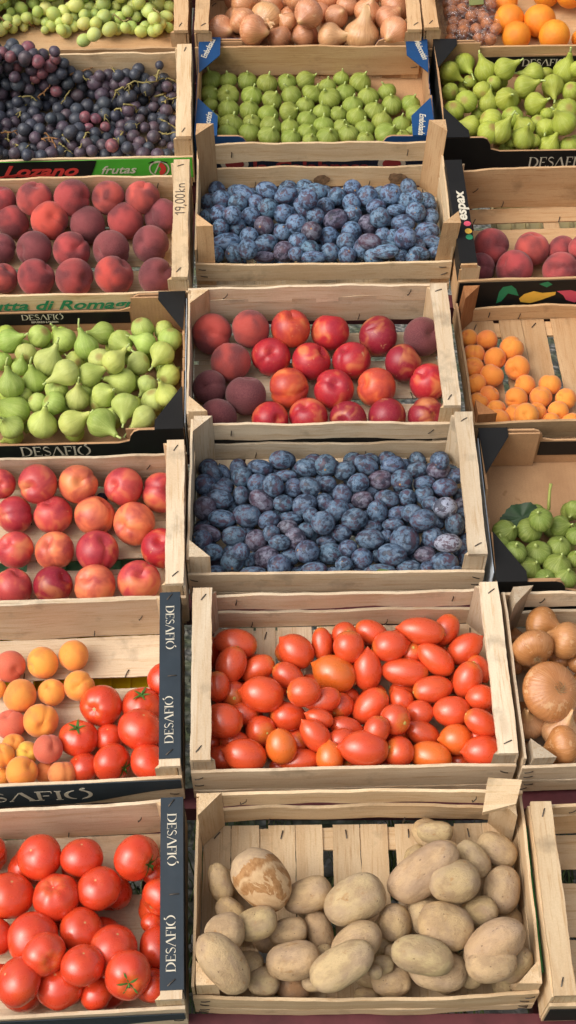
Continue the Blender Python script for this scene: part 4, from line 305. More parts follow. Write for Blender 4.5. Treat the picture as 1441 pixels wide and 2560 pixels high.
class NG:
    def __init__(self, nt): self.nt = nt
    def n(self, typ, **kw):
        x = self.nt.nodes.new(typ)
        for k, v in kw.items(): setattr(x, k, v)
        return x
    def l(self, a, b): self.nt.links.new(a, b)
    def coords(self, scale=(1, 1, 1), rnd=20.0):
        tc = self.n('ShaderNodeTexCoord'); oi = self.n('ShaderNodeObjectInfo')
        mu = self.n('ShaderNodeMath', operation='MULTIPLY'); mu.inputs[1].default_value = rnd
        self.l(oi.outputs['Random'], mu.inputs[0])
        ad = self.n('ShaderNodeVectorMath', operation='ADD')
        mp = self.n('ShaderNodeVectorMath', operation='MULTIPLY'); mp.inputs[1].default_value = scale
        self.l(tc.outputs['Object'], mp.inputs[0]); self.l(mp.outputs[0], ad.inputs[0]); self.l(mu.outputs[0], ad.inputs[1])
        return ad.outputs[0], oi, tc
    def noise(self, vec, scale, detail=3, rough=.55, dist=0):
        x = self.n('ShaderNodeTexNoise'); x.inputs['Scale'].default_value = scale; x.inputs['Detail'].default_value = detail
        x.inputs['Roughness'].default_value = rough; x.inputs['Distortion'].default_value = dist
        self.l(vec, x.inputs['Vector']); return x.outputs['Fac']
    def ramp(self, fac, a, b, va=0.0, vb=1.0):
        x = self.n('ShaderNodeMapRange'); x.inputs[1].default_value = a; x.inputs[2].default_value = b
        x.inputs[3].default_value = va; x.inputs[4].default_value = vb
        self.l(fac, x.inputs[0]); return x.outputs[0]
    def mix(self, fac, a, b, blend='MIX'):
        x = self.n('ShaderNodeMix', data_type='RGBA', blend_type=blend)
        if isinstance(fac, (int, float)): x.inputs[0].default_value = fac
        else: self.l(fac, x.inputs[0])
        for s, i in ((a, 6), (b, 7)):
            if isinstance(s, tuple): x.inputs[i].default_value = s
            else: self.l(s, x.inputs[i])
        return x.outputs[2]
    def math(self, op, a, b=None):
        x = self.n('ShaderNodeMath', operation=op)
        for s, i in ((a, 0), (b, 1)):
            if s is None: continue
            if isinstance(s, (int, float)): x.inputs[i].default_value = s
            else: self.l(s, x.inputs[i])
        return x.outputs[0]
    def bump(self, h, p, strength=.3, dist=.001):
        x = self.n('ShaderNodeBump'); x.inputs['Strength'].default_value = strength; x.inputs['Distance'].default_value = dist
        self.l(h, x.inputs['Height']); self.l(x.outputs[0], p.inputs['Normal'])

MATS = {}
def wood(axis, rough_cut=False):
    key = 'wood_' + axis + ('_end' if rough_cut else '')
    if key in MATS: return MATS[key]
    m, nt, p = new_mat(key); g = NG(nt)
    s = {'x': (3, 60, 60), 'y': (60, 3, 60), 'z': (60, 60, 3)}[axis]
    s2 = {'x': (1.6, 14, 14), 'y': (14, 1.6, 14), 'z': (14, 14, 1.6)}[axis]
    v, oi, tc = g.coords(s); v2, _, _ = g.coords(s2)
    grain = g.noise(v, 5.0, 5, .65, .4)
    broad = g.noise(v2, 2.2, 3, .5, .8)
    vs, _, _ = g.coords((1, 1, 1)); stain = g.noise(vs, 14, 4, .6)
    fine = g.noise(vs, 420, 2, .5)
    c = oi.outputs['Color']
    dark = g.mix(1.0, c, (.74, .60, .46, 1), 'MULTIPLY')
    cc = g.mix(g.ramp(broad, .38, .72, 0, .62), c, dark)
    cc = g.mix(g.ramp(grain, .52, .70, 0, .95), cc, dark)
    grey = g.mix(1.0, c, (.42, .40, .38, 1), 'MULTIPLY')
    cc = g.mix(g.ramp(stain, .58, .74, 0, .7), cc, grey)
    vk, _, _ = g.coords({'x': (7, 20, 20), 'y': (20, 7, 20), 'z': (20, 20, 7)}[axis]); vo = g.n('ShaderNodeTexVoronoi'); vo.inputs['Scale'].default_value = 1.0; g.l(vk, vo.inputs['Vector'])
    sc = g.n('ShaderNodeSeparateColor'); g.l(vo.outputs['Color'], sc.inputs[0])
    kn = g.math('MULTIPLY', g.ramp(g.math('ADD', vo.outputs['Distance'], g.math('MULTIPLY', grain, .15)), .30, .14), g.math('GREATER_THAN', sc.outputs[0], .86))
    cc = g.mix(g.math('MULTIPLY', kn, .6), cc, g.mix(1.0, c, (.42, .28, .18, 1), 'MULTIPLY'))
    tone = g.ramp(oi.outputs['Random'], 0, 1, .84, 1.08)
    hs = g.n('ShaderNodeHueSaturation'); g.l(tone, hs.inputs['Value']); g.l(cc, hs.inputs['Color'])
    sp = g.mix(g.ramp(fine, .35, .65, 0, .16), hs.outputs[0], g.mix(1.0, hs.outputs[0], (.6, .55, .5, 1), 'MULTIPLY'))
    g.l(sp, p.inputs['Base Color'])
    p.inputs['Roughness'].default_value = .78
    p.inputs['Specular IOR Level'].default_value = .25
    g.bump(g.math('ADD', grain, fine), p, .35 if not rough_cut else .9, .0012)
    MATS[key] = m; return m

def plain(name, color, rough=.6, var=.12, scale=60, metallic=0, spec=.4, scuff=0.0):
    if name in MATS: return MATS[name]
    m, nt, p = new_mat(name); g = NG(nt)
    v, oi, tc = g.coords((1, 1, 1))
    nz = g.noise(v, scale, 4, .6)
    c = g.mix(g.ramp(nz, .3, .7, 0, 1), tuple(x * (1 - var) for x in color[:3]) + (1,), tuple(min(1, x * (1 + var)) for x in color[:3]) + (1,))
    if scuff:
        vv, _, _ = g.coords((40, 160, 160)); s = g.noise(vv, 6, 5, .7)
        c = g.mix(g.ramp(s, .66, .74, 0, scuff), c, (.45, .45, .45, 1))
        v3, _, _ = g.coords((1, 1, 1)); d = g.noise(v3, 9, 3, .6)
        c = g.mix(g.ramp(d, .5, .8, 0, scuff * .35), c, (.25, .24, .22, 1))
    g.l(c, p.inputs['Base Color']); p.inputs['Roughness'].default_value = rough; p.inputs['Metallic'].default_value = metallic
    p.inputs['Specular IOR Level'].default_value = spec
    g.bump(nz, p, .15, .001)
    MATS[name] = m; return m

def card():
    if 'kraft_card' in MATS: return MATS['kraft_card']
    m, nt, p = new_mat('kraft_card'); g = NG(nt)
    v, oi, _ = g.coords((1, 1, 1)); a = g.noise(v, 6, 4, .6); b = g.noise(v, 500, 2)
    w = g.n('ShaderNodeTexWave', wave_type='BANDS', bands_direction='X'); w.inputs['Scale'].default_value = 45; w.inputs['Distortion'].default_value = .6
    g.l(v, w.inputs['Vector'])
    base, dk = lin(192, 152, 112), lin(160, 122, 88)
    c = g.mix(g.ramp(a, .4, .7), base, dk)
    c = g.mix(g.ramp(b, .35, .65, 0, .25), c, lin(140, 105, 75))
    v2, _, _ = g.coords((1, 1, 1)); st = g.noise(v2, 17, 3, .5, .5)
    c = g.mix(g.ramp(st, .70, .74, 0, .45), c, lin(120, 76, 40))
    g.l(c, p.inputs['Base Color']); p.inputs['Roughness'].default_value = .85; p.inputs['Specular IOR Level'].default_value = .15
    g.bump(g.math('ADD', w.outputs['Fac'], b), p, .12, .001)
    MATS['kraft_card'] = m; return m

def corrugated():
    if 'corrugated_edge' in MATS: return MATS['corrugated_edge']
    m, nt, p = new_mat('corrugated_edge'); g = NG(nt)
    v, _, _ = g.coords((1, 1, 1)); w = g.noise(v, 260, 2)
    g.l(g.mix(g.ramp(w, .42, .58), lin(95, 70, 50), lin(205, 172, 135)), p.inputs['Base Color']); p.inputs['Roughness'].default_value = .9
    MATS['corrugated_edge'] = m; return m

INK = lambda: plain('black_print', lin(24, 23, 22), .55, .1, 30, spec=.25, scuff=.05)
NAVY = lambda: plain('navy_print', lin(40, 50, 58), .55, .12, 40, spec=.35, scuff=.22)
BLUE = lambda: plain('blue_print', lin(22, 66, 112), .45, .1, 40, spec=.35, scuff=.1)
GREEN = lambda: plain('green_print', lin(78, 170, 52), .5, .06, 40, spec=.35)
CREAM = lambda: plain('cream_print', lin(204, 196, 176), .6, .08, 60)
RED = lambda: plain('red_print', lin(206, 62, 56), .5, .08, 60)
YELLOW = lambda: plain('yellow_print', lin(235, 184, 70), .5, .06, 60)
PINK = lambda: plain('pink_print', lin(212, 82, 104), .5, .06, 60)
DGREEN = lambda: plain('dark_green_print', lin(38, 128, 86), .6, .1, 60)
MAROON = lambda: plain('maroon_paint', lin(92, 46, 50), .42, .25, 25, spec=.4)
STEEL = lambda: plain('staple_wire', lin(86, 78, 70), .45, .3, 80, metallic=.6)
PENCIL = lambda: plain('pencil', lin(84, 72, 62), .8, .1, 60)

# ------------------------------------------------------------------ lettering
def ribbon(mb, pts, ws, M, t=.0004):
    """flat stroke of varying width; pts (x, y) in letter units, M maps (x, y, 0) to the part's space"""
    n = len(pts); L, Rr = [], []
    for i, (x, y) in enumerate(pts):
        x0, y0 = pts[max(i - 1, 0)]; x1, y1 = pts[min(i + 1, n - 1)]
        d = math.hypot(x1 - x0, y1 - y0) or 1; nx, ny = -(y1 - y0) / d, (x1 - x0) / d
        w = ws[i] / 2 if hasattr(ws, '__len__') else ws / 2
        L.append(M @ Vector((x + nx * w, y + ny * w, 0))); Rr.append(M @ Vector((x - nx * w, y - ny * w, 0)))
    up = (M.to_3x3() @ Vector((0, 0, 1))).normalized() * t
    vs = L + Rr + [q + up for q in L] + [q + up for q in Rr]
    fs = []
    for i in range(n - 1):
        fs.append((2*n+i, 3*n+i, 3*n+i+1, 2*n+i+1)); fs.append((i, 2*n+i, 2*n+i+1, i+1)); fs.append((n+i+1, 3*n+i+1, 3*n+i, n+i))
    mb.add(vs, fs)

def arc(cx, cy, rx, ry, a0, a1, n=12):
    return [(cx + rx * math.cos(R(a0 + (a1 - a0) * i / n)), cy + ry * math.sin(R(a0 + (a1 - a0) * i / n))) for i in range(n + 1)]
def swell(n, lo, hi): return [lo + (hi - lo) * math.sin(math.pi * i / n) for i in range(n + 1)]

STENCIL = {
 'D': (.92, [([(.16, 0), (.16, 1)], .13), ([(.04, .015), (.40, .015)], .035), ([(.04, .985), (.40, .985)], .035), (arc(.36, .5, .46, .485, -80, 80), swell(12, .03, .15))]),
 'E': (.72, [([(.16, 0), (.16, 1)], .13), ([(.04, .985), (.62, .985)], .04), ([(.28, .5), (.52, .5)], .045), ([(.04, .015), (.64, .015)], .04), ([(.62, .985), (.62, .8)], .04), ([(.64, .015), (.64, .22)], .04)]),
 'S': (.66, [(arc(.33, .75, .22, .23, 20, 200, 9) + arc(.33, .26, .24, .24, 70, -150, 10), [.03] + swell(8, .03, .10) + [.13] + swell(9, .12, .03))]),
 'A': (.92, [([(.06, 0), (.42, .93)], .045), ([(.46, 1), (.84, 0)], .15), ([(.0, .015), (.16, .015)], .035), ([(.68, .015), (.96, .015)], .035)]),
 'F': (.66, [([(.16, 0), (.16, 1)], .13), ([(.04, .985), (.60, .985)], .04), ([(.28, .5), (.50, .5)], .045), ([(.60, .985), (.60, .78)], .04), ([(.04, .015), (.28, .015)], .035)]),
 'I': (.36, [([(.16, 0), (.16, 1)], .13), ([(.04, .985), (.28, .985)], .035), ([(.04, .015), (.28, .015)], .035)]),
 'O': (.98, [(arc(.48, .5, .42, .49, 105, 255), swell(12, .03, .14)), (arc(.48, .5, .42, .49, -75, 75), swell(12, .03, .14)), ([(.55, 1.02), (.68, 1.17)], [.02, .18]), ([(.68, 1.17), (.76, 1.20)], [.18, .02])]),
}
def stencil_word(word, M, mat, parent, height, length, name='lettering', squash=1):
    mb = MB(); x = 0
    tot = sum(STENCIL[c][0] for c in word)
    sx = length / tot
    S = M @ Matrix.Diagonal((sx, height, 1, 1))
    for c in word:
        w, strokes = STENCIL[c]
        for pts, ws in strokes:
            ribbon(mb, [(px + x, py) for px, py in pts], ws, S)
        x += w
    return obj(name, mb.mesh(name, mat), parent)

def text_word(txt, M, mat, parent, size, length=None, shear=0.0, bold=0.0, name='lettering', wave=0):
    cu = bpy.data.curves.new(name, 'FONT'); cu.body = txt; cu.size = size; cu.shear = shear; cu.offset = bold * size; cu.extrude = .0002
    cu.resolution_u = 3
    tmp = bpy.data.objects.new('tmp_text', cu); col.objects.link(tmp)
    dg = bpy.context.evaluated_depsgraph_get()
    me = bpy.data.meshes.new_from_object(tmp.evaluated_get(dg)); me.name = name
    bpy.data.objects.remove(tmp)
    xs = [v.co.x for v in me.vertices]; w = max(xs) - min(xs); x0 = min(xs)
    k = (length / w) if length else 1
    for v in me.vertices:
        v.co = M @ Vector(((v.co.x - x0) * k, v.co.y, v.co.z + .0002))
    me.materials.clear(); me.materials.append(mat)
    return obj(name, me, parent)

def frame(origin, ex, ey):
    ex, ey = Vector(ex).normalized(), Vector(ey).normalized(); ez = ex.cross(ey)
    M = Matrix((ex, ey, ez)).transposed().to_4x4(); M.translation = Vector(origin); return M

# ------------------------------------------------------------------ the ground and the stall
ZC = STALL.to_3x3() @ Vector((0, 0, 1))
def stall_matrix(x, y, yaw, z=0):
    return STALL @ Matrix.Translation((x, y, z)) @ Matrix.Rotation(yaw, 4, 'Z')

m, nt, p = new_mat('gravel_ground'); g = NG(nt)
v, oi, tc = g.coords((1, 1, 1)); vo = g.n('ShaderNodeTexVoronoi'); vo.inputs['Scale'].default_value = 42; g.l(v, vo.inputs['Vector'])
a = g.noise(v, 9, 5)
cc = g.mix(g.ramp(vo.outputs['Distance'], .1, .7), lin(150, 146, 138), lin(70, 70, 62)); cc = g.mix(g.ramp(a, .42, .6), cc, lin(84, 92, 62))
g.l(cc, p.inputs['Base Color']); p.inputs['Roughness'].default_value = .9; g.bump(vo.outputs['Distance'], p, .8, .02)
gm = MB(); N = 24
for i in range(N + 1):
    for j in range(N + 1):
        x, y = -60 + 120 * i / N, -60 + 120 * j / N
        gm.v.append((x, y, 0))
gm.f = [(i*(N+1)+j, (i+1)*(N+1)+j, (i+1)*(N+1)+j+1, i*(N+1)+j+1) for i in range(N) for j in range(N)]
gr = obj('ground', gm.mesh('ground', m)); gr["kind"] = "structure"

# grass and pebbles seen through the gaps of the lowest crates
rng = random.Random(5)
gb = MB()
for i in range(5200):
    x = rng.uniform(-.75, .75); y = rng.uniform(1.25, 2.1)
    if wob(x * 1.5 + y, 3) + rng.uniform(-.7, .7) < -.1: continue
    h = rng.uniform(.05, .15); a = rng.uniform(0, 6.28); dx, dy = math.cos(a) * h * .5, math.sin(a) * h * .5; w = .0022
    px, py = -math.sin(a) * w, math.cos(a) * w
    gb.add([(x - px, y - py, 0), (x + px, y + py, 0), (x + dx*.4 + px*.8, y + dy*.4 + py*.8, h * .6), (x + dx*.4 - px*.8, y + dy*.4 - py*.8, h * .6), (x + dx, y + dy, h)], [(0, 1, 2, 3), (3, 2, 4)])
o = obj('grass', gb.mesh('grass', plain('grass_blade', lin(98, 116, 66), .6, .5, 30))); tag(o, 'green grass growing among pebbles under the stall', 'grass', kind='stuff')
pb = MB()
ico = [(0,0,1),(.89,0,.45),(.28,.85,.45),(-.72,.53,.45),(-.72,-.53,.45),(.28,-.85,.45),(.72,.53,-.45),(-.28,.85,-.45),(-.89,0,-.45),(-.28,-.85,-.45),(.72,-.53,-.45),(0,0,-1)]
icf = [(0,1,2),(0,2,3),(0,3,4),(0,4,5),(0,5,1),(1,6,2),(2,7,3),(3,8,4),(4,9,5),(5,10,1),(2,6,7),(3,7,8),(4,8,9),(5,9,10),(1,10,6),(6,11,7),(7,11,8),(8,11,9),(9,11,10),(10,11,6)]
for i in range(1500):
    x = rng.uniform(-.75, .75); y = rng.uniform(1.25, 2.1); s = rng.uniform(.008, .024)
    pb.add([(x + a*s*rng.uniform(.8, 1.2), y + b*s*rng.uniform(.8, 1.2), s*.4 + c*s*.6) for a, b, c in ico], icf)
o = obj('pebbles', pb.mesh('pebbles', plain('pebble_stone', lin(150, 148, 144), .8, .35, 12))); tag(o, 'grey pebbles on the ground under the stall', 'pebbles', kind='stuff')

stand = empty('display_stand', Matrix.Translation((.1, 2.2, 0)), 'sloping maroon metal stand carrying all the produce crates', 'display stand')
def stand_part(name, a, b, w, h, zc=ZC):
    """bar from a to b (world points)"""
    a, b = Vector(a), Vector(b); d = (b - a).normalized(); s = d.cross(zc).normalized(); u = s.cross(d)
    mb = MB(); inv = stand.matrix_world.inverted()
    q = [(-w/2, -h/2), (w/2, -h/2), (w/2, h/2), (-w/2, h/2)]
    vs = [inv @ (p_ + s * i + u * j) for p_ in (a, b) for i, j in q]
    mb.add(vs, [(3,2,1,0),(4,5,6,7),(0,1,5,4),(1,2,6,5),(2,3,7,6),(3,0,4,7)])
    return obj(name, mb.mesh(name, MAROON()), stand)
for vv in (-.022, .328, .688, 1.035, 1.385, 1.73, 2.06, 2.40):
    stand_part('cross_rail', STALL @ Vector((-.62, vv, -.028)), STALL @ Vector((1.12, vv, -.028)), .034, .05)
for uu in (-.56, -.085, .52, 1.06):
    stand_part('side_rail', STALL @ Vector((uu, -.03, -.100)), STALL @ Vector((uu, 2.42, -.100)), .03, .04)
for uu in (-.56, 1.06):
    for vv in (0.02, 2.38):
        t = STALL @ Vector((uu, vv, -.122)); stand_part('leg', (t.x, t.y, 0), t, .04, .04, Vector((0, 1, 0)))

# ------------------------------------------------------------------ wooden crates
WOOD = {'pale': lin(220, 202, 174), 'warm': lin(220, 195, 158), 'tan': lin(206, 170, 128), 'grey': lin(196, 180, 156), 'brown': lin(170, 118, 76)}

def plank(mb, axis, a0, a1, b0, b1, c0, c1, seed, wav=.0016, bow=0.0, top=0.0, n=16, arch=0.0):
    """board along axis from a0 to a1; b = thin direction, c = width direction (axes follow x->(y,z), y->(x,z), h->(x; y wide))"""
    vs = []; n = max(n, int(abs(a1 - a0) / .009))
    for i in range(n + 1):
        t = i / n; a = a0 + (a1 - a0) * t
        bo = bow * math.sin(math.pi * t) + wav * .5 * wob(t, seed + 3)
        ar = arch * math.sin(math.pi * t) ** .8; d0 = wav * wob(t, seed) + ar; d1 = wav * wob(t, seed + 7) + top * math.sin(math.pi * t) + ar + .0007 * (hash1(seed * 3.7 + i * 1.31) - .5); d0 += .0007 * (hash1(seed * 2.3 + i * 1.77) - .5)
        for bb, c in ((b0, c0 + d0), (b1, c0 + d0), (b1, c1 + d1), (b0, c1 + d1)):
            vs.append({'x': (a, bb + bo, c), 'y': (bb + bo, a, c), 'fx': (a, c, bb + bo * .4), 'fy': (c, a, bb + bo * .4)}[axis])
    fs = [(i*4+k, i*4+(k+1) % 4, (i+1)*4+(k+1) % 4, (i+1)*4+k) for i in range(n) for k in range(4)]
    fs += [(3, 2, 1, 0), tuple(n*4 + k for k in range(4))]
    if axis in ('y', 'fx'): fs = [f[::-1] for f in fs]
    mb.add(vs, fs)

def plank_obj(name, parent, tint, axis, *a, mat=None, label=None, **kw):
    mb = MB(); plank(mb, axis, *a, **kw)
    return obj(name, mb.mesh(name, mat or wood({'x': 'x', 'y': 'y', 'fx': 'x', 'fy': 'y'}[axis])), parent, color=WOOD[tint] if isinstance(tint, str) else tint, label=label)

_st = MB(); _st.tube([(-.006, 0, -.002), (-.0055, 0, .0006), (0, 0, .0010), (.0055, 0, .0006), (.006, 0, -.002)], .00065, 5)
STAPLE = None
def staple(parent, p, ang, normal=(0, 0, 1)):
    global STAPLE
    if STAPLE is None: STAPLE = _st.mesh('staple', STEEL(), True)
    n = Vector(normal); q = n.to_track_quat('Z', 'Y') @ Quaternion((0, 0, 1), ang)
    return obj('staple', STAPLE, parent, Matrix.LocRotScale(Vector(p), q, Vector((1.2, 1.5, 1.2))))

POST = .034
def wood_crate(key, label, W=.5, D=.295, H=.14, tint='pale', rails='', railmat=None, front=((.034, .10), (.003, .03)), back=((.07, .11), (.004, .05)),
               ends=((.068, .128), (.004, .06)), slats='v', frontmat=None, top_wave=.002, post_tint='warm', rail_tint=None, lean=None, bows=(0, 0), gaps=True, z=0, fw=.0016):
    x, y, yaw = CRATE_POSE[key]; sd = sum(map(ord, key)) * 3.1; rg = random.Random(int(sd))
    c = empty('wooden_crate' , stall_matrix(x, y, yaw, z), label, 'crate', 'wooden produce crates on the stand')
    T = .005
    rt = rail_tint or tint
    for k, (z0, z1) in enumerate(front):
        o = plank_obj('front_board', c, tint, 'x', -W/2, W/2, -D/2, -D/2 + T, z0, z1, sd + k * 5, mat=frontmat if k == 0 else None, wav=fw, top=top_wave if k == 0 else 0, bow=bows[0] * (-1), arch=rg.uniform(-.002, .002))
        if k == 0: c['_fb'] = o.name
    for k, (z0, z1) in enumerate(back):
        o = plank_obj('back_board', c, tint, 'x', -W/2, W/2, D/2 - T, D/2, z0, z1, sd + 31 + k * 5, wav=.0032, top=top_wave * .6, bow=bows[1], arch=rg.uniform(-.0045, .005) if slats == 'v' or key == 'M4' else 0)
    for s in (-1, 1):
        for k, (z0, z1) in enumerate(ends):
            a, b = (-W/2, -W/2 + .004) if s < 0 else (W/2 - .004, W/2)
            plank_obj('end_board', c, tint, 'y', -D/2 + T + .001, D/2 - T - .001, a, b, z0, z1, sd + 61 + k * 5 + s, wav=.0014)
    ph = H - .008
    for sx in (-1, 1):
        has = ('l' in rails and sx < 0) or ('r' in rails and sx > 0)
        for sy in (-1, 1):
            hh = ph if has else H - .002
            cx, cy = sx * (W/2 - .0048), sy * (D/2 - T - .0008)
            mb = MB(); tri = [(0, 0), (-sx * POST, 0), (0, -sy * POST)]
            if sx * sy > 0: tri = [tri[0], tri[1], tri[2]]
            else: tri = [tri[0], tri[2], tri[1]]
            jit = [(rg.uniform(-.0015, .0015), rg.uniform(-.0015, .0015)) for _ in range(3)]
            lo = [(cx + a, cy + b, .006) for a, b in tri]; hi = [(cx + a + j[0], cy + b + j[1], hh) for (a, b), j in zip(tri, jit)]
            ln = (lean or {}).get((sx, sy))
            if ln: hi = [(q[0] + ln[0], q[1] + ln[1], q[2] + ln[2]) for q in hi]
            mb.add(lo + hi, [(2, 1, 0), (3, 4, 5), (0, 1, 4, 3), (1, 2, 5, 4), (2, 0, 3, 5)])
            obj('corner_post', mb.mesh('corner_post', wood('z', True)), c, color=WOOD[post_tint])
        if has:
            a, b = (-W/2 + .001, -W/2 + .032) if sx < 0 else (W/2 - .032, W/2 - .001)
            mb = MB(); plank(mb, 'fy', -D/2 + T - .001, D/2 - T + .001, H - .0078, H, a, b, sd + 90 + sx, wav=.0010)
            r = obj('top_rail', mb.mesh('top_rail', wood('y')), c, color=WOOD[rt])
            c['_rail'] = r.name
            if not railmat:
                for yy in (-D/2 + .022, D/2 - .022): staple(c, ((a + b)/2 + rg.uniform(-.004, .004), yy, H + .0002), rg.uniform(.3, 1.3))
    # bottom slats
    gl = SLAT_GAPS.get(key, [slats, []])[1] if gaps else []
    if slats == 'v': lo_, hi_ = -W/2 + .005, W/2 - .005
    else: lo_, hi_ = -D/2 + .006, D/2 - .006
    cuts = [lo_]
    gl = [q for q in gl if lo_ < q[0] < hi_ - .02]
    if gl:
        edges = sorted(gl)
        spans = []; p0 = lo_
        for g0, g1 in edges: spans.append((p0, g0)); p0 = g1
        spans.append((p0, hi_))
    else:
        spans = [(lo_, hi_)]
    fin = []
    for s0, s1 in spans:
        nn = max(1, round((s1 - s0) / (.055 if slats == 'v' else .085)))
        for k in range(nn):
            w_ = (s1 - s0) / nn; fin.append((s0 + k * w_ + (.0005 if k else 0), s0 + (k + 1) * w_ - (.0005 if k < nn - 1 else 0)))
    for k, (s0, s1) in enumerate(fin):
        if slats == 'v':
            mb = MB(); plank(mb, 'fy', -D/2 + .006, D/2 - .006, .002, .0045 + .0006 * (k % 2), s0, s1, sd + 120 + k, wav=.0005)
            o = obj('bottom_slat', mb.mesh('bottom_slat', wood('y')), c, color=WOOD[tint])
            if k % 2 == 0: staple(c, ((s0 + s1)/2, D/2 - .022, .0056), rg.uniform(-.6, .6) + 1.2)
        else:
            mb = MB(); plank(mb, 'fx', -W/2 + .005, W/2 - .005, .002, .0045 + .0006 * (k % 2), s0, s1, sd + 120 + k, wav=.0006)
            o = obj('bottom_slat', mb.mesh('bottom_slat', wood('x')), c, color=WOOD[tint])
            for xx in (-.2, -.02, .17): staple(c, (xx + rg.uniform(-.02, .02), s0 + .006, .0056), 1.4 + rg.uniform(-.4, .4))
    for yy in ((-D/2 + .028, D/2 - .028) if slats == 'v' else ()):
        plank_obj('bottom_batten', c, tint, 'fx', -W/2 + .006, W/2 - .006, -.004, .0015, yy - .018, yy + .018, sd + 200 + yy, wav=.0005)
    for xx in ((-W/2 + .03, -.02, W/2 - .03) if slats == 'h' else ()):
        plank_obj('bottom_batten', c, tint, 'fy', -D/2 + .008, D/2 - .008, -.004, .0015, xx - .016, xx + .016, sd + 200 + xx, wav=.0005)
    # staples holding the boards to the posts
    for sx in (-1, 1):
        for z0, z1 in front[:2]:
            if z1 - z0 > .02:
                for q in (0, 1): staple(c, (sx * (W/2 - .014) + rg.uniform(-.004, .004), -D/2 - .0006, z0 + (z1 - z0) * (.3 + .4 * q)), rg.uniform(-.5, .5) + 1.57 * 0, (0, -1, 0))
        for z0, z1 in back[:1]:
            staple(c, (sx * (W/2 - .07), D/2 - T - .0012, (z0 + z1)/2), 1.2 + rg.uniform(-.4, .4), (0, -1, 0))
    for xx in (-.13, .08):
        for z0, z1 in back[-1:]: staple(c, (xx + rg.uniform(-.03, .03), D/2 - T - .0018, z0 + .012), 1.4, (0, -1, 0))
    return c

def child(c, nm): return bpy.data.objects[c[nm]]
def done(c):
    for k in ('_fb', '_rail'):
        if k in c: del c[k]

def rail_cover(c, W, D, H, side, mat, name='printed_cover', front=.008):
    a, b = (-W/2 + .0005, -W/2 + .0325) if side < 0 else (W/2 - .0325, W/2 - .0005)
    mb = MB(); mb.box(a, b, -D/2 + front, D/2 - .003, H + .0006, H + .0014); mb.box(*((a - .0012, a) if side < 0 else (b, b + .0012)), -D/2 + front, D/2 - .003, H - .05, H + .0014)
    return obj(name, mb.mesh(name, mat), child(c, '_rail')), (a + b) / 2

# --- centre column
c = wood_crate('M1', 'wide slatted crate at the bottom of the stall holding potatoes', W=.49, D=.29, tint='warm', slats='v', front=((.034, .082), (.004, .032)), back=((.078, .122), (.010, .060)), ends=((.07, .118), (.004, .062)),
               top_wave=-.006, fw=.003, lean={(1, 1): (-.012, -.012, .012), (-1, -1): (0, 0, -.012), (1, -1): (.004, 0, -.02)}, bows=(.006, .006))
mb = MB(); mb.prism([(0, 0), (.05, .012), (.062, .048), (.012, .052)], (.178, .098, .142), (1, 0, 0), (0, 1, .1), (0, 0, 1), .012)
obj('broken_corner_block', mb.mesh('broken_corner_block', wood('x', True)), c, color=WOOD['warm']); done(c)
c = wood_crate('M2', 'pale slatted crate with two end rails full of plum tomatoes', D=.31, tint='pale', rails='lr', slats='v', front=((.034, .10), (.003, .03)), back=((.07, .112), (.004, .05)), post_tint='grey', top_wave=.004); done(c)
c = wood_crate('M3', 'pale slatted crate with one right rail holding plums beside black boxed figs', D=.305, tint='pale', rails='r', slats='v', front=((.033, .088), (.003, .028)), back=((.064, .106), (.004, .05)), post_tint='pale'); done(c)
c = wood_crate('M4', 'slatted crate with nectarines and dark peaches between the two plum crates', W=.49, D=.30, tint='pale', rails='r', slats='h', front=((.036, .09), (.003, .03)), back=((.098, .136), (.040, .104)), top_wave=.004, bows=(0, .004))
mb = MB(); mb.box(-.2, .2, -.1512, -.1504, .005, .058); lb = obj('printed_label', mb.mesh('printed_label', INK()), child(c, '_fb'))
mb = MB(); mb.box(-.085, -.075, -.1520, -.1513, .008, .05); mb.box(-.055, -.047, -.1520, -.1513, .008, .03); mb.box(-.04, -.03, -.1520, -.1513, .008, .034); obj('red_bars', mb.mesh('red_bars', RED()), child(c, '_fb'))
done(c)
c = wood_crate('M5', 'tall cornered slatted crate of plums above the nectarine crate', W=.505, D=.30, H=.185, tint='warm', slats='v', front=((.038, .085), (.002, .022)), back=((.075, .125), (.004, .058)), ends=((.07, .12), (.004, .06)), post_tint='tan', top_wave=-.004,
               lean={(-1, 1): (-.004, 0, 0), (1, 1): (.006, .004, 0), (1, -1): (.012, 0, 0)}, bows=(0, .002))
for bx, bz, rx, rz in ((.005, .088 - .06, .017, .013), (.165, .03, .019, .016)):
    mb = MB(); mb.prism([(rx * (.8 + .4 * hash1(t + bx * 99)) * math.cos(t * .4), rz * (.8 + .4 * hash1(t * 3 + bx)) * math.sin(t * .4)) for t in range(16)], (bx, .1439, bz), (1, 0, 0), (0, 0, 1), (0, -1, 0), .0007)
    obj('dark_knot', mb.mesh('dark_knot', plain('knot', lin(126, 98, 72), .85, .55, 130)), c)
done(c)
c = wood_crate('M7', 'shaded slatted crate of onions at the top between grapes and oranges', tint='tan', rails='lr', slats='v', post_tint='tan', front=((.02, .095),)); done(c)

# --- left column
def desafio_rail(c, D, H):
    cov, xm = rail_cover(c, .5, D, H, 1, NAVY(), front=.016)
    z = H + .0016
    stencil_word('DESAFIO', frame((xm - .006, D/2 - .028, z), (0, -1, 0), (1, 0, 0)), CREAM(), cov, .0135, .080)
    stencil_word('DESAFIO', frame((xm + .006, -D/2 + .040, z), (0, 1, 0), (-1, 0, 0)), CREAM(), cov, .0135, .080)
    staple(c, (xm + .004, .0, z), 0.05); staple(c, (xm, D/2 - .012, z), .9); staple(c, (xm, -D/2 + .026, z), .7)

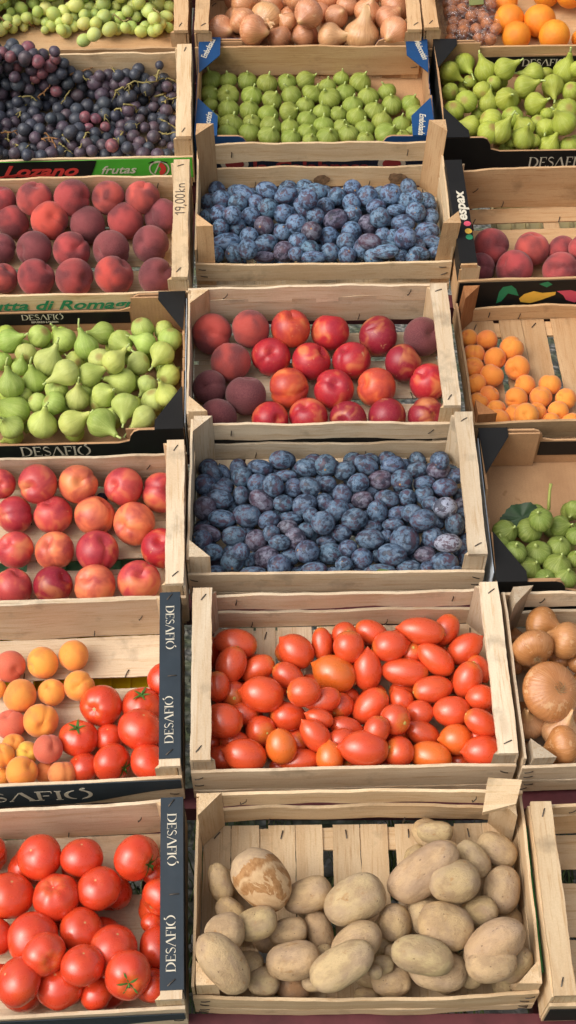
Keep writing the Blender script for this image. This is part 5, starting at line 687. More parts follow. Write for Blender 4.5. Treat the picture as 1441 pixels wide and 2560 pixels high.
PRINTED = {}
def printed_front(c, D, z0, z1, mat, x0=-.248, x1=.248, cut=None, t=.0012):
    """thin printed paper glued to the outer face of the front board; cut: lower right corner left bare"""
    fb = child(c, '_fb'); mb = MB()
    n = 20; poly = [(x0 + (x1 - x0) * i / n, z1) for i in range(n + 1)]
    low = []
    for i in range(n, -1, -1):
        xx = x0 + (x1 - x0) * i / n; t_ = max(0, (i / n - .62) / .38); zz = z0 + (cut or 0) * (3 * t_**2 - 2 * t_**3)
        low.append((xx, zz))
    mb.prism(poly + low, (0, -D/2 - .0014, 0), (1, 0, 0), (0, 0, 1), (0, -1, 0), t)
    return obj('printed_paper', mb.mesh('printed_paper', mat), fb)

c = wood_crate('L1', 'crate with navy lettered right rail full of large round tomatoes at lowest left', D=.30, tint='pale', rails='r', railmat=1, slats='h', front=((.022, .103),), back=((.005, .125),), ends=((.012, .126),), post_tint='warm', top_wave=-.010, fw=.001)
desafio_rail(c, .30, .14); pf = printed_front(c, .30, .026, .085, NAVY(), cut=.03); done(c)
c = wood_crate('L2', 'crate with navy lettered right rail holding apricots and a few tomatoes', D=.31, tint='pale', rails='r', railmat=1, slats='h', front=((.020, .103),), back=((.005, .125),), ends=((.012, .126),), post_tint='warm', top_wave=-.005, fw=.001)
desafio_rail(c, .31, .14); pf = printed_front(c, .31, .024, .101, NAVY(), cut=.045)
stencil_word('DESAFIO', frame((-.125, -.1577, .045), (1, 0, 0), (0, 0, 1)), CREAM(), pf, .034, .235); done(c)
c = wood_crate('L3', 'plain pale crate with bare right rail holding big red yellow nectarines', D=.30, tint='pale', rails='r', slats='h', front=((.020, .10),), back=((.032, .095), (.004, .030)), ends=((.012, .126),), post_tint='warm'); done(c)
c = wood_crate('L5', 'crate with pencilled price on its right rail holding dark fuzzy peaches', D=.33, tint='warm', rails='r', slats='h', front=((.022, .10),), back=((.050, .095), (.004, .047)), ends=((.012, .126),), post_tint='warm')
text_word('Frutta di Romagna', frame((-.175, -.1670, .063), (1, 0, 0), (0, 0, 1)), DGREEN(), child(c, '_fb'), .036, .34, .35, .02)
# pencilled price, read up the rail
mb = MB(); F_ = frame((.241, .004, .1404), (0, 1, 0), (-1, 0, 0)) @ Matrix.Diagonal((.0205, .019, 1, 1))
def pen(pts): ribbon(mb, pts, .11, F_, .0003)
pen([(.0, .7), (.25, 1), (.25, 0)]); pen(arc(.8, .72, .22, .25, 0, 360) + [(1.02, .6), (.9, 0)]); pen([(1.3, .1), (1.2, -.2)])
pen(arc(1.8, .5, .25, .48, 90, 450)); pen(arc(2.5, .5, .25, .48, 90, 450)); pen([(3.1, 1), (3.1, 0)]); pen([(3.5, .6), (3.1, .3), (3.5, 0)]); pen([(3.75, .6), (3.75, 0)]); pen(arc(3.98, .35, .2, .22, 160, 0) + [(4.18, 0)])
obj('pencilled_price', mb.mesh('pencilled_price', PENCIL()), child(c, '_rail')); done(c)
c = wood_crate('L6', 'crate with red green and black printed front holding dark grapes', D=.30, tint='warm', rails='r', slats='h', front=((.032, .088),), back=((.045, .118), (.004, .04)), ends=((.012, .126),), gaps=False, post_tint='warm')
pf = printed_front(c, .30, .034, .087, GREEN())
mb = MB(); mb.prism([(-.248, .087), (.050, .087), (.044, .07), (.036, .05), (.028, .034), (-.248, .034)], (0, -.1530, 0), (1, 0, 0), (0, 0, 1), (0, -1, 0), .0008); obj('black_panel', mb.mesh('black_panel', INK()), pf)
F0 = frame((-.150, -.1540, .048), (1, 0, 0), (0, 0, 1))
text_word('Lozano', F0, RED(), pf, .042, .160, .45, .03)
mb = MB(); ribbon(mb, [(-.03, -.004), (.03, .004), (.08, -.004), (.14, -.009), (.18, -.002)], [.002, .006, .007, .006, .001], F0); obj('red_underline', mb.mesh('red_underline', RED()), pf)
text_word('frutas', frame((.056, -.1535, .050), (1, 0, 0), (0, 0, 1)), CREAM(), pf, .030, .075, .4, .012)
Fl = frame((.178, -.1535, .060), (1, 0, 0), (0, 0, 1))
mb = MB(); ribbon(mb, arc(0, 0, .020, .020, 0, 360, 24), .003, Fl); ribbon(mb, [(-.013, .016), (.003, .018), (-.010, -.012)], .003, Fl); obj('fruit_emblem', mb.mesh('fruit_emblem', CREAM()), pf)
mb = MB(); ribbon(mb, arc(0, 0, .009, .012, -90, 90, 12), .011, Fl); obj('emblem_red_half', mb.mesh('emblem_red_half', RED()), pf)
mb = MB(); ribbon(mb, [(.004, .019), (.018, .017)], [.006, .002], Fl); ribbon(mb, [(-.010, .020), (-.022, .016)], [.005, .001], Fl); obj('emblem_leaf', mb.mesh('emblem_leaf', INK()), pf)
done(c)
c = wood_crate('L7', 'crate with a plain front board holding green grapes at the top', tint='tan', rails='r', slats='h', front=((.018, .095),), ends=((.012, .126),), post_tint='tan'); done(c)

# --- right column
c = wood_crate('R1', 'empty slatted crate with plain left rail beside the potatoes', D=.29, tint='warm', rails='l', slats='h', front=((.02, .10),), back=((.088, .118), (.004, .080)), ends=((.012, .126),), post_tint='warm')
pf = printed_front(c, .29, .03, .088, INK()); done(c)
c = wood_crate('R2', 'rough pale crate of big brown onions beside the plum tomatoes', D=.305, tint='pale', slats='v', gaps=False, front=((.060, .104), (.014, .056)), back=((.076, .116), (.004, .052)), post_tint='grey', lean={(-1, 1): (.012, .004, 0), (-1, -1): (.01, 0, -.01)}, top_wave=.004); done(c)
c = wood_crate('R4', 'low slatted crate of small apricots under the black printed front', W=.5, D=.31, H=.095, tint='tan', slats='v', front=((.02, .068),), back=((.004, .042),), ends=((.004, .06),), post_tint='brown', lean={(-1, 1): (.006, .008, .008)}); done(c)
c = wood_crate('R5', 'crate with black lettered left rail holding a few dark peaches', D=.295, tint='tan', rails='l', railmat=1, slats='h', front=((.02, .098),), back=((.005, .112),), ends=((.012, .126),), post_tint='warm')
cov, xm = rail_cover(c, .5, .295, .14, -1, INK(), front=.008)
text_word('espax', frame((xm + .009, -.026, .1416), (0, 1, 0), (-1, 0, 0)), CREAM(), cov, .028, .082, .15, .03)
for yy, mt, nm in ((-.036, PINK(), 'printed_pink_fruit'), (-.056, YELLOW(), 'printed_yellow_fruit'), (-.072, DGREEN(), 'printed_green_pepper')):
    mb = MB(); mb.prism([(.007 * math.cos(t * .45), .007 * math.sin(t * .45)) for t in range(14)], (xm + .008, yy, .1416), (1, 0, 0), (0, 1, 0), (0, 0, 1), .0003); obj(nm, mb.mesh(nm, mt), cov)
pf = printed_front(c, .295, .024, .096, INK())
Y_ = -.1497
def pp(nm, poly, mat, x, zz):
    mb = MB(); mb.prism(poly, (x, Y_, zz), (1, 0, 0), (0, 0, 1), (0, -1, 0), .0006); return obj(nm, mb.mesh(nm, mat), pf)
pp('printed_green_pepper', [(-.020, -.026), (-.010, -.020), (.000, .002), (.022, -.006), (.014, .014), (.004, .024), (-.012, .020), (-.018, .006)], DGREEN(), -.150, .062)
pp('printed_yellow_fruit', [(-.030, -.020), (-.010, -.024), (.010, -.016), (.036, -.002), (.036, .006), (.010, .004), (-.008, .010), (-.026, .002), (-.034, -.010)], YELLOW(), -.092, .058)
pp('printed_pink_fruit', [(-.036, .008), (-.010, .010), (.006, .004), (.020, .006), (.028, -.006), (.022, -.018), (.004, -.026), (-.014, -.018), (-.022, -.004)], PINK(), -.018, .058)
pp('printed_leaf', [(-.012, .004), (.004, .010), (.014, .002), (.004, -.006)], DGREEN(), -.080, .084); pp('printed_leaf', [(-.012, -.004), (.004, .008), (.014, .008), (.006, -.004)], DGREEN(), -.002, .082)
text_word('espax', frame((.030, -.1500, .038), (1, 0, 0), (0, 0, 1)), CREAM(), pf, .060, .20, .2, .03); done(c)
c = wood_crate('R7', 'shaded crate of oranges with a bag of brown produce at the top', tint='tan', rails='l', slats='h', front=((.02, .085),), ends=((.012, .126),), post_tint='tan'); done(c)

# ------------------------------------------------------------------ cardboard boxes
def wall_profile(W, H, dip, dip_w, r=.02):
    """outline of a long wall with a wide dip cut into its top edge"""
    pts = [(-W/2, 0), (W/2, 0), (W/2, H)]
    pts += [(dip_w + r, H)] + [(dip_w + r - r * math.sin(t), H - r * .0 - (dip) * (1 - math.cos(t)) ) for t in (0.5, 1.0, 1.4)] + [(dip_w - r, H - dip), (-dip_w + r, H - dip)]
    pts += [(-(dip_w + r - r * math.sin(t)), H - dip * (1 - math.cos(t))) for t in (1.4, 1.0, .5)] + [(-dip_w - r, H), (-W/2, H)]
    return pts

def carton(key, label, W, D, H, outer, fdip=(.03, .15), bdip=(.0, .15), gusset=(.05, .10, .05), flaps=.09, torn=None):
    x, y, yaw = CRATE_POSE[key]; T = .005
    c = empty('cardboard_box', stall_matrix(x, y, yaw), label, 'cardboard box', 'cardboard fig boxes on the stand')
    mb = MB(); mb.box(-W/2, W/2, -D/2, D/2, .001, .004); obj('base_panel', mb.mesh('base_panel', card()), c)
    def wall(name, yy, sgn, dip):
        pr = wall_profile(W, H, *dip) if dip[0] else [(-W/2, 0), (W/2, 0), (W/2, H), (-W/2, H)]
        m1 = MB(); m1.prism(pr, (0, yy, .0045), (1, 0, 0), (0, 0, 1), (0, sgn, 0), T * .8); o = obj(name, m1.mesh(name, card()), c)
        m2 = MB(); m2.prism(pr, (0, yy + sgn * (T * .8 + .0004), .0045), (1, 0, 0), (0, 0, 1), (0, sgn, 0), .0008); q = obj('printed_face', m2.mesh('printed_face', outer), o)
        return o, q
    fw, fq = wall('front_wall', -D/2 + T, -1, fdip); bw, bq = wall('back_wall', D/2 - T, 1, bdip)
    for s in (-1, 1):
        m1 = MB(); prof = [(-D/2 + T + .001, 0), (D/2 - T - .001, 0), (D/2 - T - .001, H)]
        if torn and s == torn[0]:
            rg = random.Random(8); n = 9; y0, y1 = torn[1], torn[2]
            prof += [(y1, H)] + [(y1 + (y0 - y1) * i / n, H - torn[3] * (.55 + rg.random() * .6)) for i in range(1, n)] + [(y0, H)]
        prof += [(-D/2 + T + .001, H)]
        xx = s * (W/2 - T)
        m1.prism(prof, (xx, 0, .0045), (0, 1, 0), (0, 0, 1), (s, 0, 0), T * .8); o = obj('side_wall', m1.mesh('side_wall', card()), c)
        m2 = MB(); m2.prism(prof, (xx + s * (T * .8 + .0004), 0, .0045), (0, 1, 0), (0, 0, 1), (s, 0, 0), .0008); obj('printed_face', m2.mesh('printed_face', outer), o)
        for sy in (-1, 1):
            gx, gl, gd = gusset
            # printed corner gusset lying on the rim
            pts = [(0, 0), (gx, 0), (gx, gd), (.004, gl)]
            m3 = MB(); P = [(s * (W/2 - a), sy * (D/2 - b)) for a, b in pts]
            if s * sy > 0: P = P[::-1]
            m3.prism(P, (0, 0, H + .0053), (1, 0, 0), (0, 1, 0), (0, 0, 1), .0022); gq = obj('corner_gusset', m3.mesh('corner_gusset', outer), c)
            c['_g%d%d' % (s, sy)] = gq.name
            # folded kraft flap standing inside the long wall
            if flaps:
                m4 = MB(); f0, f1 = (W/2 - T - .001, W/2 - flaps)
                a, b = sorted((s * f0, s * f1)); yy = sy * (D/2 - T * 2.2)
                m4.box(a, b, yy - .0015, yy + .0015, .006, H + (.004 if sy > 0 else -.004)); obj('corner_flap', m4.mesh('corner_flap', card()), c)
    c['_fb'] = fq.name; c['_bb'] = bw.name
    return c
def done_c(c):
    for k in list(c.keys()):
        if k.startswith('_'): del c[k]

c = carton('M6', 'brown cardboard box with blue lettered corners holding neat rows of figs', .505, .318, .10, BLUE(), (.035, .14), (.042, .135), (.048, .118, .060), .095, (1, -.03, .06, .03))
for s, sy, w_, ex, ey, off in ((-1, 1, 'Embolsada', (.30, 1, 0), (-1, .30, 0), (.018, -.072)), (1, 1, 'Melocotón', (.26, -1, 0), (1, .26, 0), (-.030, -.014)), (-1, -1, 'Melocotón', (.1, 1, 0), (-1, .1, 0), (.030, .006)), (1, -1, 'Embolsada', (-.1, -1, 0), (1, -.1, 0), (-.030, .066))):
    gq = bpy.data.objects[c['_g%d%d' % (s, sy)]]
    text_word(w_, frame((s * .2525 + off[0], sy * .159 + off[1], .1078), ex, ey), CREAM(), gq, .019, .066, .25, .015)
# lettered lower front seen between the boards of the plum crate in front
fb = child(c, '_fb')
mb = MB(); mb.box(-.25, .25, -.1592, -.1586, .002, .066); obj('navy_band', mb.mesh('navy_band', plain('deep_navy_print', lin(34, 44, 62), .5, .1)), fb)
text_word('la Calabresa', frame((-.13, -.1598, .006), (1, 0, 0), (0, 0, 1)), plain('dark_red_print', lin(150, 56, 58), .5, .1), fb, .045, .25, .0, .03)
for xx in (-.17, .165):
    mb = MB(); mb.prism([(.03 * math.cos(t * .4), .024 * math.sin(t * .4)) for t in range(16)], (xx, -.1594, .03), (1, 0, 0), (0, 0, 1), (0, -1, 0), .0004); obj('white_roundel', mb.mesh('white_roundel', CREAM()), fb)
    mb = MB(); mb.prism([(.02 * math.cos(t * .4), .015 * math.sin(t * .4)) for t in range(16)], (xx, -.1600, .03), (1, 0, 0), (0, 0, 1), (0, -1, 0), .0004); obj('red_roundel', mb.mesh('red_roundel', plain('dark_red_print', lin(150, 56, 58), .5, .1)), fb)
done_c(c)
c = carton('L4', 'black cardboard box of long necked pale green figs between peaches and nectarines', .50, .33, .10, INK(), (.038, .15), (.044, .14), (.052, .098, .020), .105, (1, -.03, .06, .02))
fb = child(c, '_fb'); stencil_word('DESAFIO', frame((-.050, -.1658, .036), (1, 0, 0), (0, 0, 1)), CREAM(), fb, .027, .128)
bb = child(c, '_bb')
mb = MB(); mb.box(-.24, .138, .1590, .1598, .026, .058); st = obj('printed_strip', mb.mesh('printed_strip', INK()), bb)
stencil_word('DESAFIO', frame((-.073, .1586, .041), (1, 0, 0), (0, 0, 1)), CREAM(), st, .015, .082)
text_word('ESFUERZO & PASION', frame((-.055, .1586, .032), (1, 0, 0), (0, 0, 1)), CREAM(), st, .0065, .052, 0, .02)
mb = MB(); mb.box(.2512, .2524, -.150, .150, .006, .1035); obj('pale_side_strip', mb.mesh('pale_side_strip', plain('pale_blue_paper', lin(186, 196, 206), .6, .05)), c); done_c(c)
c = carton('R6', 'black cardboard box of long necked yellow green figs beside the blue cornered box', .50, .318, .10, INK(), (.038, .15), (.040, .14), (.052, .095, .020), .105)
fb = child(c, '_fb'); stencil_word('DESAFIO', frame((-.066, -.1598, .022), (1, 0, 0), (0, 0, 1)), CREAM(), fb, .028, .128)
bb = child(c, '_bb'); mb = MB(); mb.box(-.138, .138, .1525, .1533, .018, .061); st = obj('printed_strip', mb.mesh('printed_strip', INK()), bb)
stencil_word('DESAFIO', frame((-.045, .1521, .036), (1, 0, 0), (0, 0, 1)), CREAM(), st, .018, .10); done_c(c)
c = carton('R3', 'black cardboard box of dark green figs with a fig leaf', .50, .32, .10, INK(), (.034, .13), (.032, .13), (.052, .10, .020), .11, (-1, -.06, .03, .03))
bb = child(c, '_bb'); mb = MB(); mb.box(-.134, .134, .1535, .1543, .030, .070); obj('printed_strip', mb.mesh('printed_strip', INK()), bb)
mb = MB(); mb.box(-.2525, -.2513, -.14, .14, .006, .1035); obj('pale_side_strip', mb.mesh('pale_side_strip', plain('pale_blue_paper', lin(186, 196, 206))), c); done_c(c)

# spare plastic crates stored under the stand, seen through the slats
def under_crate(name, label, u, v, w, d, h, depth, mat):
    c = empty(name, stall_matrix(u, v, 0, -depth), label, 'plastic crate')
    for nm, b in (('floor_panel', (-w/2, w/2, -d/2, d/2, 0, .006)), ('front_wall', (-w/2, w/2, -d/2, -d/2 + .004, .007, h)), ('back_wall', (-w/2, w/2, d/2 - .004, d/2, .007, h)), ('side_wall', (-w/2, -w/2 + .004, -d/2 + .005, d/2 - .005, .007, h)), ('side_wall', (w/2 - .004, w/2, -d/2 + .005, d/2 - .005, .007, h))):
        mb = MB(); mb.box(*b); obj(nm, mb.mesh(nm, mat), c)
    mb = MB()
    for k in range(14): mb.box(-w/2 + .01 + k * (w - .02) / 14, -w/2 + .01 + k * (w - .02) / 14 + .006, -d/2 + .006, d/2 - .006, .0065, .014)
    obj('floor_ribs', mb.mesh('floor_ribs', mat), c)
under_crate('plastic_crate', 'yellow plastic crate stored under the apricot and tomato crate', -.34, .515, .48, .28, .03, .066, plain('yellow_plastic', lin(228, 196, 24), .45, .06))
under_crate('plastic_crate', 'pale green plastic crate stored under the nectarine crate', -.34, .86, .48, .24, .03, .066, plain('green_plastic', lin(140, 186, 146), .45, .06))
under_crate('plastic_crate', 'beige plastic crate stored under the peach crate beside the plums', .80, 1.57, .46, .26, .03, .066, plain('beige_plastic', lin(206, 190, 140), .5, .06))
under_crate('plastic_crate', 'yellow plastic crate stored under the dark grape crate', -.33, 1.87, .46, .22, .03, .066, plain('yellow_plastic', lin(228, 196, 24), .45, .06))
mb = MB(); mb.box(0, .0045, -.11, .105, 0, .092)
gs = obj('plastic_strip', mb.mesh('plastic_strip', plain('bright_green_plastic', lin(28, 104, 34), .4, .3)), None); gs.matrix_world = stall_matrix(.4875, .135, R(.9), .012); tag(gs, 'bright green plastic strip wedged between the potato crate and empty crate', 'strip')

# ------------------------------------------------------------------ produce meshes
def ball(name, mat, fn, nt=22, nph=32):
    """closed surface from fn(theta, phi) -> point; theta 0 at +z"""
    vs = [fn(0, 0)]
    for i in range(1, nt):
        for k in range(nph): vs.append(fn(math.pi * i / nt, 2 * math.pi * k / nph))
    vs.append(fn(math.pi, 0)); last = len(vs) - 1
    fs = [(0, 1 + k, 1 + (k + 1) % nph) for k in range(nph)]
    for i in range(nt - 2):
        for k in range(nph):
            a = 1 + i * nph; b = a + nph
            fs.append((a + k, b + k, b + (k + 1) % nph, a + (k + 1) % nph))
    a = 1 + (nt - 2) * nph
    fs += [(last, a + (k + 1) % nph, a + k) for k in range(nph)]
    return mesh_from(name, vs, fs, mat, True)

def sph(th, ph, r=1.0): return Vector((r * math.sin(th) * math.cos(ph), r * math.sin(th) * math.sin(ph), r * math.cos(th)))
def lump(d, seed, f=1.6):
    return (math.sin(d.x * f + seed) * math.cos(d.y * f * 1.3 + seed * 2.1) + math.sin(d.z * f * 1.1 + seed * 1.7 + d.x) * .8 + math.cos((d.x + d.y) * f * 1.9 + seed * .7) * .4) / 2.0
def dang(a):
    a = (a + math.pi) % (2 * math.pi) - math.pi; return a

def fruit_mat(name, build, rough=.4, spec=.5, sss=0, coat=0, sheen=0):
    if name in MATS: return MATS[name]
    m, nt, p = new_mat(name); g = NG(nt)
    p.inputs['Roughness'].default_value = rough; p.inputs['Specular IOR Level'].default_value = spec
    if sss:
        p.inputs['Subsurface Weight'].default_value = sss; p.inputs['Subsurface Radius'].default_value = (.6, .4, .15); p.inputs['Subsurface Scale'].default_value = .006
    if coat: p.inputs['Coat Weight'].default_value = coat; p.inputs['Coat Roughness'].default_value = .2
    if sheen: p.inputs['Sheen Weight'].default_value = sheen; p.inputs['Sheen Roughness'].default_value = .45
    build(g, p); MATS[name] = m; return m

def b_peach(g, p):
    v, oi, tc = g.coords((1, 1, 1), 50); a = g.noise(v, .95, 1.6, .5, .2); f = g.noise(v, 26, 4, .7); fine = g.noise(v, 90, 2)
    c = oi.outputs['Color']; dk = g.mix(.82, c, lin(84, 42, 50))
    cc = g.mix(g.ramp(a, .40, .62), c, dk)
    cc = g.mix(g.ramp(f, .40, .75, 0, .42), cc, lin(170, 112, 104)); g.l(cc, p.inputs['Base Color']); p.inputs['Sheen Tint'].default_value = lin(236, 206, 200)
    g.bump(fine, p, .25, .03)
def b_nect(g, p):
    v, oi, tc = g.coords((1, 1, 1), 50); a = g.noise(v, 1.05, 2, .5, .5); f = g.noise(v, 7, 5, .75); s = g.noise(v, 45, 2, .5)
    c = oi.outputs['Color']; b = g.mix(.72, c, lin(146, 36, 56)); y = g.mix(.55, c, lin(234, 164, 96))
    cc = g.mix(g.ramp(a, .42, .68), c, b); cc = g.mix(g.ramp(a, .46, .30, 0, .8), cc, y)
    cc = g.mix(g.ramp(f, .5, .8, 0, .35), cc, g.mix(.5, c, lin(226, 128, 96))); cc = g.mix(g.ramp(s, .69, .73, 0, .5), cc, lin(236, 184, 140))
    ru = g.noise(v, 1.9, 5, .72, .5); cc = g.mix(g.ramp(ru, .665, .70, 0, .55), cc, lin(206, 164, 116)); g.l(cc, p.inputs['Base Color']); g.l(g.ramp(f, .3, .7, .25, .42), p.inputs['Roughness']); g.bump(f, p, .04, .03)
def b_apricot(g, p):
    v, oi, tc = g.coords((1, 1, 1), 50); a = g.noise(v, 1.0, 3, .5, .4); f = g.noise(v, 22, 4, .7); s = g.noise(v, 12, 2, .5)
    c = oi.outputs['Color']; cc = g.mix(g.ramp(a, .52, .68, 0, .65), c, g.mix(.6, c, lin(216, 96, 66))); cc = g.mix(g.ramp(f, .45, .75, 0, .25), cc, lin(244, 190, 112))
    cc = g.mix(g.ramp(s, .70, .74, 0, .5), cc, lin(140, 80, 44)); g.l(cc, p.inputs['Base Color']); g.bump(g.noise(v, 60, 2), p, .2, .02)
def b_tomato(g, p):
    v, oi, tc = g.coords((1, 1, 1), 50); a = g.noise(v, 1.1, 2, .5); f = g.noise(v, 60, 2)
    c = oi.outputs['Color']; cc = g.mix(g.ramp(a, .45, .70, 0, .7), c, g.mix(.45, c, lin(232, 98, 40)))
    cc = g.mix(g.ramp(f, .70, .76, 0, .2), cc, lin(240, 150, 90)); sx = g.n('ShaderNodeSeparateXYZ'); g.l(tc.outputs['Object'], sx.inputs[0])
    edge = g.math('ADD', sx.outputs[2], g.math('MULTIPLY', g.noise(v, 5, 3), .25)); cc = g.mix(g.ramp(edge, .84, 1.12, 0, .5), cc, lin(214, 140, 52))
    rad = g.math('ADD', g.math('POWER', sx.outputs[0], 2.0), g.math('POWER', sx.outputs[1], 2.0)); bl = g.math('MULTIPLY', g.ramp(rad, .004, .001), g.ramp(sx.outputs[2], -.5, -.6)); cc = g.mix(g.math('MULTIPLY', bl, .7), cc, lin(214, 170, 110))
    mk = g.noise(v, 8, 3, .6); cc = g.mix(g.ramp(mk, .70, .73, 0, .35), cc, lin(196, 120, 70))
    g.l(cc, p.inputs['Base Color'])
    g.l(g.ramp(g.noise(v, 3, 4, .65), .3, .7, .20, .42), p.inputs['Roughness'])
def b_plum(g, p):
    v, oi, tc = g.coords((1, 1, 1), 60); a = g.noise(v, 1.6, 3, .55, .3); s = g.noise(v, 2.0, 2.5, .6, .35); f = g.noise(v, 5.0, 2, .55, .2); h = g.noise(v, 12, 3, .6)
    bloom = oi.outputs['Color']; skin = g.mix(g.ramp(g.noise(v, .9, 2), .45, .6), lin(36, 38, 52), lin(78, 52, 64))
    cc = g.mix(g.ramp(a, .40, .75, 0, .7), bloom, g.mix(.5, bloom, lin(92, 88, 104)))
    cc = g.mix(g.ramp(g.math('ADD', s, g.math('MULTIPLY', h, .14)), .555, .64, 0, .8), cc, skin); cc = g.mix(g.ramp(f, .58, .66, 0, .8), cc, skin); cc = g.mix(g.ramp(h, .50, .72, 0, .4), cc, skin); cc = g.mix(g.ramp(s, .44, .34, 0, .35), cc, lin(142, 156, 172))
    g.l(cc, p.inputs['Base Color']); g.l(g.ramp(s, .5, .62, .62, .40), p.inputs['Roughness']); g.bump(f, p, .05, .02)
def b_fig(g, p):
    v, oi, tc = g.coords((1, 1, 1), 30); sx = g.n('ShaderNodeSeparateXYZ'); g.l(tc.outputs['Object'], sx.inputs[0])
    at = g.math('ARCTAN2', sx.outputs[1], sx.outputs[0]); cb = g.n('ShaderNodeCombineXYZ'); g.l(g.math('MULTIPLY', at, 5.0), cb.inputs[0]); g.l(g.math('MULTIPLY', sx.outputs[2], .7), cb.inputs[1]); g.l(g.math('MULTIPLY', oi.outputs['Random'], 40), cb.inputs[2])
    st = g.noise(cb.outputs[0], 1.6, 3, .6); a = g.noise(v, 1.0, 3); s = g.noise(v, 24, 3, .6)
    c = oi.outputs['Color']; cc = g.mix(g.ramp(st, .45, .70, 0, .5), c, g.mix(.6, c, lin(206, 214, 134))); cc = g.mix(g.ramp(a, .42, .68, 0, .42), cc, g.mix(.55, c, lin(92, 122, 34)))
    cc = g.mix(g.ramp(s, .62, .68, 0, .4), cc, lin(222, 226, 170)); cc = g.mix(g.ramp(g.noise(v, 2.3, 4, .7), .64, .72, 0, .4), cc, lin(128, 116, 62)); cc = g.mix(g.ramp(sx.outputs[2], -.84, -.93, 0, .8), cc, lin(150, 112, 70))
    g.l(cc, p.inputs['Base Color']); g.bump(st, p, .15, .03)
def b_onion(g, p):
    v, oi, tc = g.coords((1, 1, 1), 30); sx = g.n('ShaderNodeSeparateXYZ'); g.l(tc.outputs['Object'], sx.inputs[0])
    at = g.math('ARCTAN2', sx.outputs[1], sx.outputs[0]); cb = g.n('ShaderNodeCombineXYZ'); g.l(g.math('MULTIPLY', at, 7.0), cb.inputs[0]); g.l(g.math('MULTIPLY', sx.outputs[2], .8), cb.inputs[1]); g.l(g.math('MULTIPLY', oi.outputs['Random'], 40), cb.inputs[2])
    st = g.noise(cb.outputs[0], 2.2, 4, .65); a = g.noise(v, 1.1, 3, .6); pz = g.noise(v, 2.0, 4, .7)
    c = oi.outputs['Color']; cb2 = g.n('ShaderNodeCombineXYZ'); g.l(g.math('MULTIPLY', at, 22.0), cb2.inputs[0]); g.l(sx.outputs[2], cb2.inputs[1]); g.l(g.math('MULTIPLY', oi.outputs['Random'], 40), cb2.inputs[2]); st2 = g.noise(cb2.outputs[0], 1.5, 3, .6)
    cc = g.mix(g.ramp(st, .44, .66, 0, .5), c, g.mix(.6, c, lin(150, 84, 46))); cc = g.mix(g.ramp(st2, .50, .66, 0, .5), cc, g.mix(.6, c, lin(140, 78, 44))); cc = g.mix(g.ramp(st2, .46, .36, 0, .35), cc, g.mix(.6, c, lin(230, 190, 140))); cc = g.mix(g.ramp(a, .5, .7, 0, .45), cc, g.mix(.5, c, lin(222, 164, 120)))
    cc = g.mix(g.ramp(pz, .62, .66, 0, .6), cc, lin(214, 172, 126)); cc = g.mix(g.ramp(sx.outputs[2], .95, 1.2, 0, .75), cc, lin(206, 164, 112))
    g.l(cc, p.inputs['Base Color']); g.l(g.ramp(pz, .6, .66, .22, .55), p.inputs['Roughness']); g.bump(st, p, .2, .03)
def b_orange(g, p):
    v, oi, tc = g.coords((1, 1, 1), 30); vo = g.n('ShaderNodeTexVoronoi'); vo.inputs['Scale'].default_value = 22; g.l(v, vo.inputs['Vector']); a = g.noise(v, 1, 2)
    c = oi.outputs['Color']; g.l(g.mix(g.ramp(a, .4, .65), c, g.mix(.5, c, lin(224, 110, 40))), p.inputs['Base Color']); g.bump(vo.outputs['Distance'], p, .25, .04)
def b_potato(g, p):
    v, oi, tc = g.coords((1, 1, 1), 30); a = g.noise(v, 1.4, 4, .6); f = g.noise(v, 6, 5, .7); s = g.noise(v, 3.0, 3, .55, .6); d = g.noise(v, 30, 3)
    c = oi.outputs['Color']; cc = g.mix(g.ramp(a, .42, .60, 0, .75), c, g.mix(.75, c, lin(154, 126, 98))); cc = g.mix(g.ramp(f, .54, .74, 0, .35), cc, lin(208, 180, 142))
    cc = g.mix(g.ramp(s, .62, .72, 0, .65), cc, lin(172, 130, 82)); cc = g.mix(g.ramp(d, .60, .72, 0, .5), cc, lin(122, 92, 66))
    vo = g.n('ShaderNodeTexVoronoi'); vo.inputs['Scale'].default_value = 2.6; g.l(v, vo.inputs['Vector']); ds = g.math('ADD', vo.outputs['Distance'], g.math('MULTIPLY', d, .14))
    cc = g.mix(g.ramp(ds, .175, .125, 0, .75), cc, lin(104, 78, 56)); cc = g.mix(g.ramp(g.noise(v, 1.0, 2), .45, .65, 0, .35), cc, lin(176, 152, 134))
    g.l(cc, p.inputs['Base Color']); g.bump(g.math('ADD', g.math('ADD', f, g.math('MULTIPLY', d, .5)), g.ramp(ds, .10, .2)), p, .4, .06)
def b_peeled(g, p):
    v, oi, tc = g.coords((1, 1, 1), 30); a = g.noise(v, 1.6, 4, .6, .8); w = g.noise(v, 5, 5, .7)
    sx = g.n('ShaderNodeSeparateXYZ'); g.l(tc.outputs['Object'], sx.inputs[0])
    edge = g.math('ADD', g.math('ADD', sx.outputs[2], g.math('MULTIPLY', sx.outputs[0], .45)), g.math('MULTIPLY', a, .9))
    skin = g.mix(g.ramp(w, .4, .65), lin(186, 160, 126), lin(170, 144, 116)); flesh = g.mix(g.ramp(w, .42, .6), lin(188, 154, 114), lin(198, 166, 126))
    rust = g.mix(g.ramp(w, .4, .6), lin(148, 106, 66), lin(172, 130, 86))
    cc = g.mix(g.ramp(edge, .10, .12), skin, rust); cc = g.mix(g.ramp(edge, .34, .46), cc, flesh)
    cc = g.mix(g.math('MULTIPLY', g.ramp(a, .50, .53), g.ramp(edge, .52, .7)), cc, rust)
    g.l(cc, p.inputs['Base Color']); g.bump(w, p, .15, .04)
